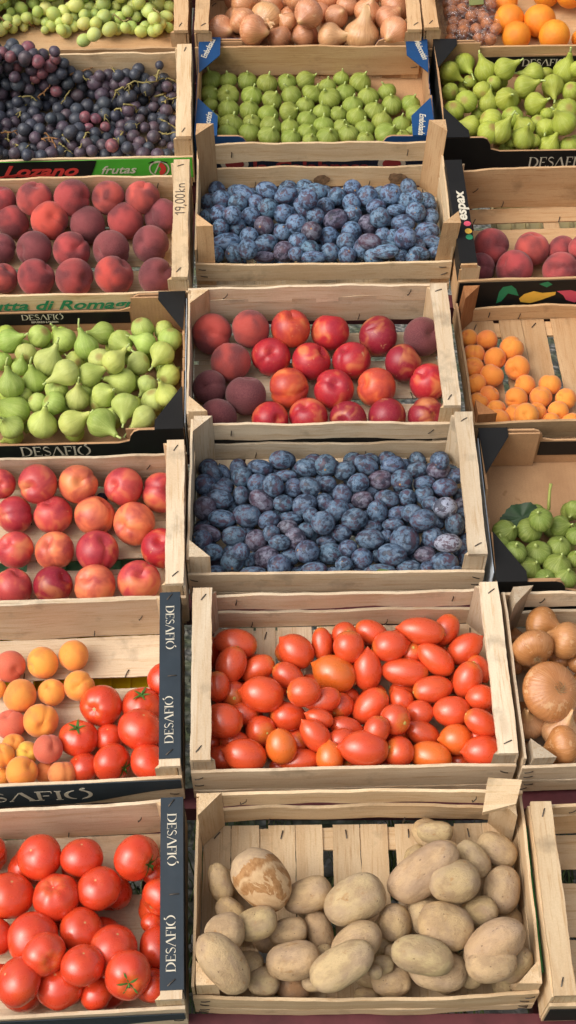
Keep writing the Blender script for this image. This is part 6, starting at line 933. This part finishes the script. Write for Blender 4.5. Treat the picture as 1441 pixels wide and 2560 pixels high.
def b_ggrape(g, p):
    v, oi, tc = g.coords((1, 1, 1), 30); a = g.noise(v, 1.2, 3); f = g.noise(v, 14, 3, .6)
    c = oi.outputs['Color']; cc = g.mix(g.ramp(a, .4, .65), c, g.mix(.45, c, lin(196, 196, 92))); cc = g.mix(g.ramp(f, .68, .74, 0, .4), cc, lin(150, 130, 70)); g.l(cc, p.inputs['Base Color'])
def b_bgrape(g, p):
    v, oi, tc = g.coords((1, 1, 1), 30); a = g.noise(v, 1.1, 3, .5, .4); f = g.noise(v, 8, 4, .7)
    c = oi.outputs['Color']; cc = g.mix(g.ramp(a, .38, .62), c, g.mix(.62, c, lin(40, 40, 48))); cc = g.mix(g.ramp(f, .45, .75, 0, .38), cc, lin(122, 126, 136)); g.l(cc, p.inputs['Base Color']); g.l(g.ramp(f, .3, .7, .30, .52), p.inputs['Roughness'])

FM = {
 'peach': lambda: fruit_mat('peach_skin', b_peach, .75, .15, sheen=.32), 'nectarine': lambda: fruit_mat('nectarine_skin', b_nect, .34, .4),
 'apricot': lambda: fruit_mat('apricot_skin', b_apricot, .6, .25, sheen=.25, sss=.05), 'tomato': lambda: fruit_mat('tomato_skin', b_tomato, .34, .6, coat=.45),
 'plum': lambda: fruit_mat('plum_skin', b_plum, .55, .3), 'fig': lambda: fruit_mat('fig_skin', b_fig, .50, .3, sss=.04), 'onion': lambda: fruit_mat('onion_skin', b_onion, .32, .7),
 'orange': lambda: fruit_mat('orange_peel', b_orange, .42, .4), 'potato': lambda: fruit_mat('potato_skin', b_potato, .8, .2), 'peeled': lambda: fruit_mat('peeled_potato', b_peeled, .7, .2),
 'green_grape': lambda: fruit_mat('green_grape_skin', b_ggrape, .48, .3, sss=.12), 'black_grape': lambda: fruit_mat('black_grape_skin', b_bgrape, .42, .4),
}

def stone_fruit(name, mat, seed, suture=.07, cav=.22, tip=.05, flat=.95, lumpy=.03):
    def fn(th, ph):
        d = sph(th, ph); r = 1 + lumpy * lump(d, seed)
        r -= suture * math.exp(-(dang(ph) / .16) ** 2) * math.sin(th) ** .6
        r -= .03 * math.exp(-(dang(ph) / .6) ** 2)
        r += tip * math.exp(-((math.pi - th) / .16) ** 2)
        q = d * r; q.z = q.z * flat - cav * math.exp(-(th / .30) ** 2)
        return q
    return ball(name, mat, fn, 26, 40)
def tomato_mesh(seed):
    lobes = 5 + seed % 3
    def fn(th, ph):
        d = sph(th, ph); r = 1 + .035 * lump(d, seed * 3.3) + .028 * math.cos(lobes * ph + seed) * (max(0, math.cos(th)) + .25) * math.sin(th) + .03 * math.cos(2 * ph + seed * 2) * math.sin(th)
        q = d * r; q.z = q.z * (.84 + .02 * (seed % 4)) - .17 * math.exp(-(th / .26) ** 2) + .05 * math.exp(-((math.pi - th) / .2) ** 2); return q
    return ball('tomato', FM['tomato'](), fn, 26, 40)
def egg_mesh(name, mat, seed, point=.0, fat=.06, lumpy=.02, suture=0, dent=0):
    def fn(th, ph):
        d = sph(th, ph); r = 1 + lumpy * lump(d, seed) - suture * math.exp(-(dang(ph) / .14) ** 2) * math.sin(th)
        q = d * r; k = 1 + fat * q.z; q.x *= k; q.y *= k
        q.z -= point * math.exp(-((math.pi - th) / .14) ** 2); q.z -= dent * math.exp(-(th / .2) ** 2); return q
    return ball(name, mat, fn, 22, 30)
def fig_mesh(seed, long):
    if long: prof = [(-.92, 0), (-.90, .22), (-.82, .48), (-.62, .76), (-.3, .95), (0, 1.0), (.25, .95), (.5, .80), (.72, .60), (.92, .43), (1.08, .315), (1.24, .245), (1.42, .20), (1.54, .17), (1.59, .10), (1.60, 0)]
    else: prof = [(-.86, 0), (-.84, .25), (-.76, .52), (-.55, .80), (-.25, .97), (0, 1.0), (.25, .965), (.48, .85), (.65, .68), (.78, .48), (.87, .32), (.95, .21), (1.03, .16), (1.08, .14), (1.11, .09), (1.11, 0)]
    NP = len(prof) - 1
    def fn(th, ph):
        c = (1 - th / math.pi) * NP; i = min(int(c), NP - 1); f = c - i
        P = [prof[max(0, min(NP, i + k - 1))] for k in range(4)]
        cr = lambda j: .5 * (2*P[1][j] + (P[2][j] - P[0][j]) * f + (2*P[0][j] - 5*P[1][j] + 4*P[2][j] - P[3][j]) * f * f + (3*P[1][j] - P[0][j] - 3*P[2][j] + P[3][j]) * f ** 3)
        z, r = cr(0), max(0, cr(1)); d = Vector((r * math.cos(ph), r * math.sin(ph), z * .6))
        r *= 1 + .022 * math.cos((9 + seed % 3) * ph + seed) * (1 if z < .6 else .4)
        k = 1 + .05 * lump(d, seed); bend = (.14 if long else .05) * max(0, z) ** 2 * (1 if seed % 2 else -1)
        return Vector((r * math.cos(ph) * k + bend * .5, r * math.sin(ph) * k, z * (1 + .03 * lump(d, seed + 2))))
    return ball('fig', FM['fig'](), fn, 45, 30)
def onion_root_mesh(seed):
    def fn(th, ph):
        d = sph(th, ph); r = 1 + .04 * lump(d, seed); q = d * r; q.z = q.z * .72 - .10 * math.exp(-(th / .3) ** 2); q.z -= .3 * math.exp(-((math.pi - th) / .35) ** 2); return q
    return ball('onion', FM['onion'](), fn, 28, 36)
def onion_mesh(seed, neck):
    def fn(th, ph):
        d = sph(th, ph); r = 1 + .035 * lump(d, seed)
        q = d * r; q.z *= .86
        k = math.exp(-(th / .42) ** 2); q.z += (.95 if neck else .38) * k ** 1.4
        if neck and th < .5: q.x += .10 * math.sin(ph * 3 + seed) * k; q.y += .08 * math.cos(ph * 2) * k
        q.z += .10 * math.exp(-((math.pi - th) / .18) ** 2); return q
    return ball('onion', FM['onion'](), fn, 28, 34)
def potato_mesh(seed, mat=None):
    def fn(th, ph):
        d = sph(th, ph); r = 1 + .075 * lump(d, seed * 2.7, 1.4) + .045 * lump(d, seed * 5.1, 2.8) + .012 * lump(d, seed * 3.3, 7.0) + .008 * lump(d, seed * 4.1, 13.0)
        for k in range(3):
            e = Vector((math.sin(seed * 1.3 + k * 2.2), math.cos(seed * 2.1 + k * 1.4), math.sin(seed + k * 2.9))).normalized()
            r -= .05 * math.exp(-((d - e).length / .13) ** 2)
        c, sn = math.cos(th), math.sin(th)
        z = math.copysign(abs(c) ** .86, c) * r; q = Vector((sn ** .86 * math.cos(ph) * r, sn ** .86 * math.sin(ph) * r, z)) if sn > 1e-6 else Vector((0, 0, z))
        q *= .97; q.x += .09 * q.z ** 2 * (1 if seed % 2 else -1) - .03
        q.x *= 1 + .10 * q.z * math.sin(seed * 1.7); q.y *= 1 + .10 * q.z * math.sin(seed * 1.7)
        return q
    return ball('potato', mat or FM['potato'](), fn, 36, 44)

rng = random.Random(11)
LIB = {
 'peach': [stone_fruit('peach', FM['peach'](), 1.3 * k + .4, .095, .2, .06, .95) for k in range(5)],
 'nectarine': [stone_fruit('nectarine', FM['nectarine'](), 1.9 * k + .7, .085, .24, .05, .95) for k in range(6)],
 'apricot': [stone_fruit('apricot', FM['apricot'](), 2.3 * k + .2, .085, .20, .02, .93, .035) for k in range(5)],
 'tomato': [tomato_mesh(k) for k in range(6)],
 'roma': [egg_mesh('plum_tomato', FM['tomato'](), 1.7 * k, .16 if k % 2 else .06, .05, .035, 0, .03) for k in range(6)],
 'plum': [egg_mesh('plum', FM['plum'](), 2.1 * k, .02, .05, .03, .03) for k in range(6)],
 'long fig': [fig_mesh(k, True) for k in range(6)], 'wide fig': [fig_mesh(k, False) for k in range(6)],
 'onion': [onion_mesh(k, False) for k in range(5)], 'onion_neck': [onion_mesh(k + 20, True) for k in range(2)],
'onion_root': [onion_root_mesh(k + 3) for k in range(2)],
 'orange': [egg_mesh('orange', FM['orange'](), k, 0, 0, .03, 0, .05) for k in range(3)],
 'potato': [potato_mesh(k) for k in range(8)], 'potato_peeled': [potato_mesh(3, FM['peeled']())],
}
# small parts
def calyx_mesh():
    mb = MB()
    for k in range(5):
        a = k * 1.257 + rng.uniform(-.2, .2); L = rng.uniform(.42, .6); ca, sa = math.cos(a), math.sin(a); n = 5
        row = []
        for i in range(n + 1):
            t = i / n; r = t * L; w = .085 * (1 - t) ** .7 * (1 if t > .05 else .6) + .004; z = .10 * math.sin(t * 2.2) + .03 * t * t
            row += [(ca * r - sa * w, sa * r + ca * w, z), (ca * r, sa * r, z + .03 * (1 - t)), (ca * r + sa * w, sa * r - ca * w, z)]
        fs = []
        for i in range(n):
            for j in range(2): fs.append((i*3+j, (i+1)*3+j, (i+1)*3+j+1, i*3+j+1))
        mb.add(row, fs)
    mb.tube([(0, 0, 0), (.03, 0, .12), (.09, .03, .22)], [.05, .04, .045], 7)
    return mb.mesh('calyx', plain('calyx_green', lin(72, 112, 44), .6, .25, 3), True)
def disc_mesh(name, r, mat, dome=.03, z=0):
    mb = MB(); n = 18
    vs = [(0, 0, z + dome)] + [(r * .5 * math.cos(k * 6.283 / n), r * .5 * math.sin(k * 6.283 / n), z + dome * .7) for k in range(n)] + [(r * math.cos(k * 6.283 / n) * (1 + .08 * hash1(k)), r * math.sin(k * 6.283 / n) * (1 + .08 * hash1(k)), z) for k in range(n)]
    fs = [(0, 1 + k, 1 + (k + 1) % n) for k in range(n)] + [(1 + k, 1 + n + k, 1 + n + (k + 1) % n, 1 + (k + 1) % n) for k in range(n)]
    mb.add(vs, fs); return mb.mesh(name, mat, True)
CALYX = [calyx_mesh() for _ in range(3)]
SCAR = disc_mesh('stem_scar', .17, plain('scar_cork', lin(188, 168, 118), .8, .3, 6), .04)
ROMA_SCAR = disc_mesh('stem_scar', .12, plain('roma_scar', lin(206, 186, 100), .8, .3, 6), .03)
PLUM_SCAR = disc_mesh('stem_scar', .10, plain('scar_brown', lin(150, 116, 80), .8, .3, 6), .03)
def stalk_mesh(L, r, bend, cap=True):
    mb = MB(); mb.tube([(0, 0, -.08), (bend * .2, 0, L * .4), (bend, .03, L), (bend * 1.05, .03, L + .03)], [r * 1.15, r * .9, r, r * .9], 8)
    return mb.mesh('stem', plain('fig_stem', lin(176, 190, 116), .6, .2, 4), True)
STALKS = [stalk_mesh(.42, .085, .10), stalk_mesh(.28, .09, -.05), stalk_mesh(.6, .08, .2)]
SHORT_STALKS = [stalk_mesh(.16, .10, .03), stalk_mesh(.26, .09, -.08)]
def root_mesh():
    mb = MB()
    for k in range(26):
        a = k * 2.4; r = .15 * math.sqrt(k / 26); h = rng.uniform(.06, .20)
        mb.tube([(r * math.cos(a), r * math.sin(a), 0), (r * 1.3 * math.cos(a + .3), r * 1.3 * math.sin(a + .3), h * .6), (r * 1.7 * math.cos(a + .6), r * 1.7 * math.sin(a + .6), h)], [.012, .010, .005], 4)
    return mb.mesh('root_tuft', plain('dry_root', lin(150, 122, 84), .9, .4, 8))
ROOT = root_mesh()

COL = {
 'peach': {'': (176, 70, 70), 'w': (190, 82, 74), 'r': (198, 78, 66), 'd': (132, 64, 70)},
 'nectarine': {'': (196, 52, 50), 'P': (178, 70, 62), 'Q': (104, 54, 60), 'o': (206, 86, 54), 'r': (182, 46, 50), 'd': (136, 34, 46), 'm': (206, 82, 76), 'y': (224, 122, 82), 'd2': (176, 62, 66)},
 'apricot': {'': (240, 156, 66), 'r': (214, 100, 78), 'g': (216, 180, 70), 'o': (232, 140, 80)},
 'tomato': {'': (206, 64, 34)}, 'roma': {'': (212, 78, 40), 'o': (218, 106, 38)},
 'plum': {'': (84, 108, 132), 'p': (104, 100, 116), 'w': (150, 154, 172)},
 'wide fig': {'': (138, 156, 62)}, 'long fig': {'': (172, 190, 84)}, 'onion': {'': (208, 142, 100), 'n': (212, 160, 112), 't': (190, 128, 76)},
 'orange': {'': (240, 150, 40)}, 'potato': {'': (200, 172, 130), 'P': (190, 150, 110), 'R': (176, 136, 98)},
}
OVER = {'plumM5': (100, 130, 158), 'figR3': (116, 130, 56), 'figR6': (158, 166, 62), 'figM6': (132, 144, 58), 'onionR2': (190, 130, 76), 'apricotR4': (230, 140, 54)}
ORD = ['', 'first', 'second', 'third', 'fourth', 'fifth', 'sixth', 'seventh', 'eighth', 'ninth', 'tenth', 'eleventh', 'twelfth', 'thirteenth', 'fourteenth', 'fifteenth', 'sixteenth', 'seventeenth', 'eighteenth', 'nineteenth']
INFO = {   # adjective, object name, category, where, side counted from, heap?
 'peachL5': ('fuzzy dark red peach', 'peach', 'peach', 'of the priced crate', 'right', 0), 'peachR5': ('fuzzy dark peach', 'peach', 'peach', 'of the nearly bare crate', 'left', 0),
 'nectM4': ('nectarine', 'nectarine', 'nectarine', 'between the plum crates', 'left', 0), 'nectL3': ('large red yellow nectarine', 'nectarine', 'nectarine', 'of the left nectarine crate', 'right', 0),
 'figM6': ('small green fig', 'fig', 'fig', 'of the blue cornered box', 'left', 0), 'figR6': ('yellow green fig', 'fig', 'fig', 'of the upper right fig box', 'left', 1),
 'figL4': ('pale green fig', 'fig', 'fig', 'of the left fig box', 'right', 1), 'figR3': ('dark green fig', 'fig', 'fig', 'of the fig box with leaf', 'left', 1),
 'plumM5': ('dusty blue plum', 'plum', 'plum', 'of the upper plum heap', 'left', 1), 'plumM3': ('dusty blue plum', 'plum', 'plum', 'of the lower plum heap', 'left', 1),
 'apricotR4': ('small orange apricot', 'apricot', 'apricot', 'of the right apricot crate', 'left', 0), 'apricotL2': ('orange apricot', 'apricot', 'apricot', 'beside the tomatoes', 'left', 0),
 'tomatoL2': ('round red tomato', 'tomato', 'tomato', 'beside the apricots', 'right', 1), 'tomatoL1': ('large round tomato', 'tomato', 'tomato', 'of the lowest tomato crate', 'right', 1),
 'romaM2': ('oval plum tomato', 'plum_tomato', 'tomato', 'of the plum tomato heap', 'left', 1), 'potatoM1': ('pale potato', 'potato', 'potato', 'of the potato heap', 'left', 1),
 'onionM7': ('pinkish onion', 'onion', 'onion', 'of the top onion crate', 'left', 1), 'onionR2': ('large brown onion', 'onion', 'onion', 'of the lower onion crate', 'left', 1), 'orangeR7': ('bright orange', 'orange', 'orange', 'of the top right crate', 'left', 0),
}
ADJ = {('nectM4', 'P'): 'fuzzy red peach', ('nectM4', 'Q'): 'fuzzy dark purple peach', ('nectM4', 'o'): 'orange red nectarine', ('nectM4', 'r'): 'bright red nectarine', ('nectM4', 'd'): 'dark red nectarine',
 ('plumM3', 'p'): 'purplish plum', ('plumM5', 'p'): 'purplish plum', ('plumM3', 'w'): 'pale scabbed plum', ('apricotL2', 'r'): 'red blushed apricot', ('apricotL2', 'g'): 'small yellow green apricot', ('tomatoL2', 'c'): 'tomato with green stalk', ('tomatoL1', 'K'): 'star stalked tomato',
 ('tomatoL2', 's'): 'pale scarred tomato', ('potatoM1', 'P'): 'half peeled big potato', ('potatoM1', 'R'): 'rough broken potato', ('romaM2', 'o'): 'orange tinged plum tomato', ('peachL5', 'r'): 'bright red peach', ('peachL5', 'd'): 'dark purple peach', ('nectL3', 'd'): 'dark red nectarine'}

def place(M, x, y, z, ax, rl, rs, roll):
    q = Vector(ax).to_track_quat('Z', 'Y') @ Quaternion((0, 0, 1), roll)
    return M @ Matrix.LocRotScale(Vector((x, y, z)), q, Vector((rs, rs, rl)))

def jitter(c, rg, a=.08):
    k = 1 + rg.uniform(-a, a); l = lin(*c)
    return tuple(min(1, max(0, v * k * (1 + rg.uniform(-a, a) * .6))) for v in l[:3])

def add_parts(o, kind, code, rg):
    if kind == 'tomato':
        if code in ('c', 'k', 'K'): obj('calyx', rg.choice(CALYX), o, Matrix.Translation((0, 0, .70)))
        elif code in ('s', 't', 't2', 't3'): obj('stem_scar', SCAR, o, Matrix.Translation((0, 0, .685)))
    elif kind == 'roma': obj('stem_scar', ROMA_SCAR, o, Matrix.Translation((0, 0, .975)))
    elif kind == 'plum' and rg.random() < .4: obj('stem_scar', PLUM_SCAR, o, Matrix.Translation((0, 0, .985)))
    elif kind == 'long fig': obj('stem', rg.choice(STALKS), o, Matrix.Translation(((.18 if o.data['odd'] else -.18), 0, 1.59)), color=None)
    elif kind == 'wide fig': obj('stem', rg.choice(SHORT_STALKS), o, Matrix.Translation(((.037 if o.data['odd'] else -.037), 0, 1.09)))
    elif kind == 'onion' and code == 't': obj('root_tuft', ROOT, o, Matrix.Translation((0, 0, .62)))
for kk in ('long fig', 'wide fig'):
    for i, me in enumerate(LIB[kk]): me['odd'] = i % 2

for key, d in PRODUCE.items():
    ck, kind = d['crate'], d['kind']; x, y, yaw = CRATE_POSE[ck]; M = stall_matrix(x, y, yaw); rg = random.Random(sum(map(ord, key)))
    adj, nm, cat, where, side, heap = INFO[key]; nr = len(d['rows']); grp = cat + ' fruit ' + where if cat not in ('potato', 'onion') else cat + ' bulbs ' + where if cat == 'onion' else 'potatoes ' + where
    for ri, row in enumerate(d['rows']):
        rn = 'front row' if ri == 0 else 'back row' if ri == nr - 1 else ORD[ri + 1] + ' row'
        for ci, e in enumerate(row):
            code = e[8] if len(e) > 8 else ''
            fx_, fy_, fz_, rl, rs, ax, ay, az = e[:8]
            lk = 'onion_neck' if kind == 'onion' and code == 'n' else 'onion_root' if kind == 'onion' and code == 't' else kind
            k2 = kind
            if key == 'nectM4' and code in ('P', 'Q'): lk, k2 = 'peach', 'peach'
            if kind == 'potato' and code == 'P': lk = 'potato_peeled'
            me = rg.choice(LIB[lk])
            base = COL[kind].get(code) or COL[kind]['']
            if key in OVER and not code: base = OVER[key]
            if key == 'figL4': base = rg.choice([(168, 184, 94), (180, 190, 108), (150, 172, 82), (184, 192, 100)])
            name_ = 'peach' if k2 == 'peach' else nm
            o = bpy.data.objects.new(name_, me); col.objects.link(o)
            rad_l, rad_s = rl / 1000, rs / 1000
            if kind in ('long fig', 'wide fig', 'peach', 'nectarine', 'apricot', 'tomato', 'orange'): rad_l = rad_s = rl / 1000
            if kind == 'onion': rad_s = rl / 1000; rad_l = rl / 1000 * .95
            if 'fig' in kind: rad_l *= rg.uniform(.86, 1.1)
            o.matrix_world = place(M, fx_ / 1000, fy_ / 1000, fz_ / 1000, (ax, ay, az), rad_l, rad_s, rg.uniform(0, 6.28) if k2 != 'peach' else rg.uniform(-1.2, 1.2))
            o.color = (*jitter(base, rg), 1)
            i_ = ci + 1 if side == 'left' else len(row) - ci
            a_ = ADJ.get((key, code), adj)
            lab = f"{a_}, {ORD[i_]} from {side} in the {rn} {where}"
            tag(o, lab, cat if k2 == kind else 'peach', grp)
            add_parts(o, k2, code, rg)
    for (fx_, fy_, fz_, rr) in d['fill']:
        me = rg.choice(LIB[kind]); o = bpy.data.objects.new(nm, me); col.objects.link(o)
        s = rr / 1000 * 1.0; fig = 'fig' in kind
        o.matrix_world = place(M, fx_ / 1000, fy_ / 1000, fz_ / 1000, (rg.gauss(0, 1), rg.gauss(0, 1), rg.gauss(0, .25) - (.8 if fig else 0)), s * (1.15 if kind in ('roma', 'plum', 'potato') else .85 if fig else 1), s * (.85 if fig else 1), rg.uniform(0, 6.28))
        o.color = (*jitter(OVER.get(key) or COL[kind][''], rg), 1)
        tag(o, f"{adj} mostly buried under the heap {where}", cat, grp + ' underneath')

# ------------------------------------------------------------------ grapes: every bunch is a thing, berries and twigs are its parts
BERRY = {'black': [egg_mesh('berry', FM['black_grape'](), 1.1 * k, 0, .02, .02) for k in range(4)], 'green': [egg_mesh('berry', FM['green_grape'](), 1.3 * k, 0, .03, .02) for k in range(4)]}
BCOL = {'black': {'': (60, 64, 74), 'm': (90, 72, 82), 'r': (142, 82, 88)}, 'green': {'': (174, 190, 112), 'y': (200, 206, 128)}}
BLAB = {'black': ['red tinged bunch of grapes heaped in the back left of the dark grape crate', 'dark grape bunch with a short green twig below the reddish bunch', 'dark grape bunch whose berries overhang the red lettered front board', 'dark grape bunch below the back board with a long dry twig', 'dark grape bunch with bare curled twigs at the middle front board', 'dark grape bunch in the middle of the dark grape crate', 'reddish black grape bunch by the green printed front board', 'black grape bunch with a thick yellow stem near the right rail', 'black grape bunch in the front right corner beside the rail'],
        'green': ['green grape bunch at the back left of the top crate', 'green grape bunch against the front board left of the overhanging one', 'yellow green grape bunch behind the overhanging one', 'yellow green grape bunch overhanging the plain front board', 'green grape bunch right of the overhanging one', 'green grape bunch at the back beside the right post', 'yellowish grape bunch in the front corner beside the right post']}
TWIG = plain('grape_twig', lin(140, 128, 76), .7, .4, 60)
TWIG_DRY = plain('dry_grape_twig', lin(140, 100, 62), .8, .4, 60)
for kind, d in GRAPES.items():
    x, y, yaw = CRATE_POSE[d['crate']]; M = stall_matrix(x, y, yaw); rg = random.Random(3)
    for bi in range(len(BLAB[kind])):
        bs = [b for b in d['berries'] if b[5] == bi]
        if not bs: continue
        ctr = Vector([sum(b[i] for b in bs) / len(bs) / 1000 for i in range(3)]); ctr.z = min(b[2] - b[3] for b in bs) / 1000
        root = empty('grape_bunch', M @ Matrix.Translation(ctr), BLAB[kind][bi], 'grapes', kind + ' grape bunches')
        for b in bs:
            p = Vector(b[:3]) / 1000 - ctr; r = b[3] / 1000
            el = rg.uniform(1.0, 1.1) if kind == 'black' else rg.uniform(1.02, 1.22)
            q = Vector((rg.gauss(0, 1), rg.gauss(0, 1), rg.gauss(0, .6))).to_track_quat('Z', 'Y')
            o = obj('berry', rg.choice(BERRY[kind]), root, Matrix.LocRotScale(p, q, Vector((r * .98, r * .98, r * el))), jitter(BCOL[kind].get(b[4]) or BCOL[kind][''], rg, .14))
        for s in d['stems']:
            if s[0] != bi: continue
            pts = [Vector(q) / 1000 - ctr for q in s[1]]
            # smooth and wobble
            fine = []
            for i in range(len(pts) - 1):
                for k in range(4):
                    t = k / 4; fine.append(pts[i].lerp(pts[i + 1], t) + Vector((rg.uniform(-1, 1), rg.uniform(-1, 1), rg.uniform(-1, 1))) * .0011)
            fine.append(pts[-1])
            mb = MB(); n = len(fine); mb.tube(fine, [.0021 * (1 - .45 * i / n) for i in range(n)], 6)
            for k in range(0, n, 3):
                e = fine[k] + Vector((rg.uniform(-1, 1), rg.uniform(-1, 1), rg.uniform(-.9, .3))) * .011
                mb.tube([fine[k], fine[k].lerp(e, .5) + Vector((0, 0, .002)), e], [.0011, .0009, .0012], 5)
            obj('twig', mb.mesh('twig', TWIG if rg.random() < .65 else TWIG_DRY, True), root)

# ------------------------------------------------------------------ small things
M3_ = stall_matrix(*CRATE_POSE['R3'])
ctr = sum((Vector(p) for p in FIG_LEAF), Vector()) / len(FIG_LEAF)
leaf = empty('fig_leaf', M3_ @ Matrix.Translation(ctr), 'dark green fig leaf with upright stalk tucked behind the dark figs', 'leaf')
mb = MB(); N = 40; rg = random.Random(2)
def leaf_rim(t):
    n = len(FIG_LEAF); i = int(t * n) % n; f = t * n - int(t * n)
    P = [Vector(FIG_LEAF[(i + k - 1) % n]) - ctr for k in range(4)]
    return .5 * ((2 * P[1]) + (P[2] - P[0]) * f + (2*P[0] - 5*P[1] + 4*P[2] - P[3]) * f * f + (3*P[1] - P[0] - 3*P[2] + P[3]) * f ** 3)
for layer in (0, -.0007):
    vs = [(0, 0, layer)]
    for ring in (.35, .7, 1.0):
        for k in range(N):
            q = leaf_rim(k / N) * ring * (1 + (.035 * math.sin(k * 2.9) if ring == 1 else 0)); vs.append((q.x, q.y, q.z + .003 * math.sin(k * .9) * ring + layer))
    fs = [(0, 1 + k, 1 + (k + 1) % N) for k in range(N)] + [(1 + a*N + k, 1 + (a+1)*N + k, 1 + (a+1)*N + (k+1) % N, 1 + a*N + (k+1) % N) for a in (0, 1) for k in range(N)]
    if layer: fs = [f[::-1] for f in fs]
    mb.add(vs, fs)
obj('leaf_blade', mb.mesh('leaf_blade', plain('fig_leaf_green', lin(44, 66, 38), .5, .35, 55), True), leaf)
mb = MB(); mb.tube([Vector(p) - ctr for p in LEAF_STALK], [.0032, .0028, .0026, .0030], 8); obj('stalk', mb.mesh('stalk', plain('leaf_stalk', lin(150, 156, 78), .6, .15, 20), True), leaf)

def small(name, me, key, p, label, cat, scale=1, ax=(0, 0, 1), roll=0, color=None):
    x, y, yaw = CRATE_POSE[key]; o = bpy.data.objects.new(name, me); col.objects.link(o)
    o.matrix_world = place(stall_matrix(x, y, yaw), *p, ax, scale, scale, roll)
    if color: o.color = (*lin(*color)[:3], 1)
    return tag(o, label, cat)
small('plum', LIB['plum'][0], 'L3', (.092, .110, .018), 'small stray dark plum hidden between the nectarines of the back row', 'plum', .0105, (1, 0, 0), 0, (58, 62, 84))
mb = MB(); mb.prism([(-.012, -.002), (.004, -.008), (.013, .004), (.006, .010), (-.004, .006)], (0, 0, 0), (1, 0, 0), (0, .8, .6), (0, -.6, .8), .0008)
small('plum_leaf', mb.mesh('plum_leaf', plain('plum_leaf_green', lin(104, 122, 62), .6, .2, 30)), 'M3', (.080, -.136, .068), 'torn green leaf lying on the plums beside the front board', 'leaf')
# wood splinters in the potato crate
for i, (px, py, pz, sx, a) in enumerate(((-.203, -.126, .090, .020, 1.2), (.196, -.085, .075, .038, 1.1))):
    mb = MB(); mb.prism([(-sx * .5, -.007), (sx * .35, -.009), (sx * .5, -.001), (sx * .28, .006), (-sx * .4, .009)], (0, 0, 0), (math.cos(a), math.sin(a), .2), (-math.sin(a), math.cos(a), .3), (0, -.2, 1), .004)
    small('wood_splinter', mb.mesh('wood_splinter', wood('y', True)), 'M1', (px, py, pz), ['short broken wood splinter by the left corner post of the potato crate', 'split wood splinter leaning on the right end board of the potato crate'][i], 'splinter', 1, color=(216, 188, 150))
# loose onion skins
for i, (key, px, py, pz, s) in enumerate((('M7', -.085, -.105, .128, .022), ('R2', -.212, -.005, .060, .026), ('R2', -.20, .045, .060, .016))):
    mb = MB(); n = 8
    vs = [(s * (u / n - .5) * (1 + .3 * math.sin(v * 1.3)), s * .55 * (v / n - .5) * (1 + .4 * math.cos(u)), .006 * math.sin(u * .8) * math.cos(v * .7)) for u in range(n + 1) for v in range(n + 1)]
    mb.add(vs, [(u*(n+1)+v, (u+1)*(n+1)+v, (u+1)*(n+1)+v+1, u*(n+1)+v+1) for u in range(n) for v in range(n)])
    small('onion_skin', mb.mesh('onion_skin', plain('onion_paper', lin(206, 164, 122), .6, .2, 50), True), key, (px, py, pz), ['loose papery onion skin on the top onions', 'loose brown onion skin left of the largest onion', 'small curled onion skin above the largest onion by the end board'][i], 'onion skin', 1, (rng.uniform(-.5, .5), -.5, 1), i * 1.3)

# clear bag of small brown produce beside the oranges
bag = empty('produce_bag', stall_matrix(*CRATE_POSE['R7']) @ Matrix.Translation((-.122, .015, .006)), 'clear plastic bag of small brown produce with green label beside the oranges', 'bag')
rg = random.Random(9); pts = []
for i in range(900):
    p_ = Vector((rg.uniform(-.052, .052), rg.uniform(-.075, .12), rg.uniform(.014, .052)))
    if all((p_ - q).length > .024 for q in pts): pts.append(p_)
NUT = egg_mesh('nut', plain('nut_brown', lin(178, 112, 70), .5, .35, 2.2), 1.0, 0, .05, .06)
for p_ in pts: obj('nut', NUT, bag, Matrix.LocRotScale(p_, Vector((rg.gauss(0, 1), rg.gauss(0, 1), .3)).to_track_quat('Z', 'Y'), Vector((.0135, .0135, .0145))))
m, nt, p = new_mat('clear_film'); g = NG(nt); out = [n for n in nt.nodes if n.type == 'OUTPUT_MATERIAL'][0]
tr = g.n('ShaderNodeBsdfTransparent'); gl = g.n('ShaderNodeBsdfGlossy'); gl.inputs['Roughness'].default_value = .18; df = g.n('ShaderNodeBsdfDiffuse'); df.inputs['Color'].default_value = lin(214, 196, 186)
v, _, _ = g.coords((1, 1, 1)); nz = g.noise(v, 60, 4, .6, 1.0); bp = g.n('ShaderNodeBump'); bp.inputs['Strength'].default_value = .9; bp.inputs['Distance'].default_value = .01; g.l(nz, bp.inputs['Height']); g.l(bp.outputs[0], gl.inputs['Normal'])
ma = g.n('ShaderNodeMixShader'); ma.inputs[0].default_value = .35; g.l(gl.outputs[0], ma.inputs[1]); g.l(df.outputs[0], ma.inputs[2])
mx = g.n('ShaderNodeMixShader'); g.l(g.ramp(nz, .46, .66, .05, .42), mx.inputs[0]); g.l(tr.outputs[0], mx.inputs[1]); g.l(ma.outputs[0], mx.inputs[2]); g.l(mx.outputs[0], out.inputs[0]); nt.nodes.remove(p)
def bagfn(th, ph):
    d = sph(th, ph); q = Vector((math.copysign(abs(d.x) ** .6, d.x) * .068, .022 + math.copysign(abs(d.y) ** .6, d.y) * .120, .033 + math.copysign(abs(d.z) ** .6, d.z) * .033))
    return q + d * .004 * lump(d, 2, 6)
obj('film', ball('film', m, bagfn, 26, 40), bag)
mb = MB(); mb.prism([(-.018, -.028), (.016, -.024), (.020, .03), (-.014, .03)], (.012, .030, .068), (1, 0, 0), (0, 1, 0), (0, 0, 1), .0008); obj('bag_label', mb.mesh('bag_label', plain('bag_label_green', lin(120, 124, 72), .6, .15, 30)), bag)
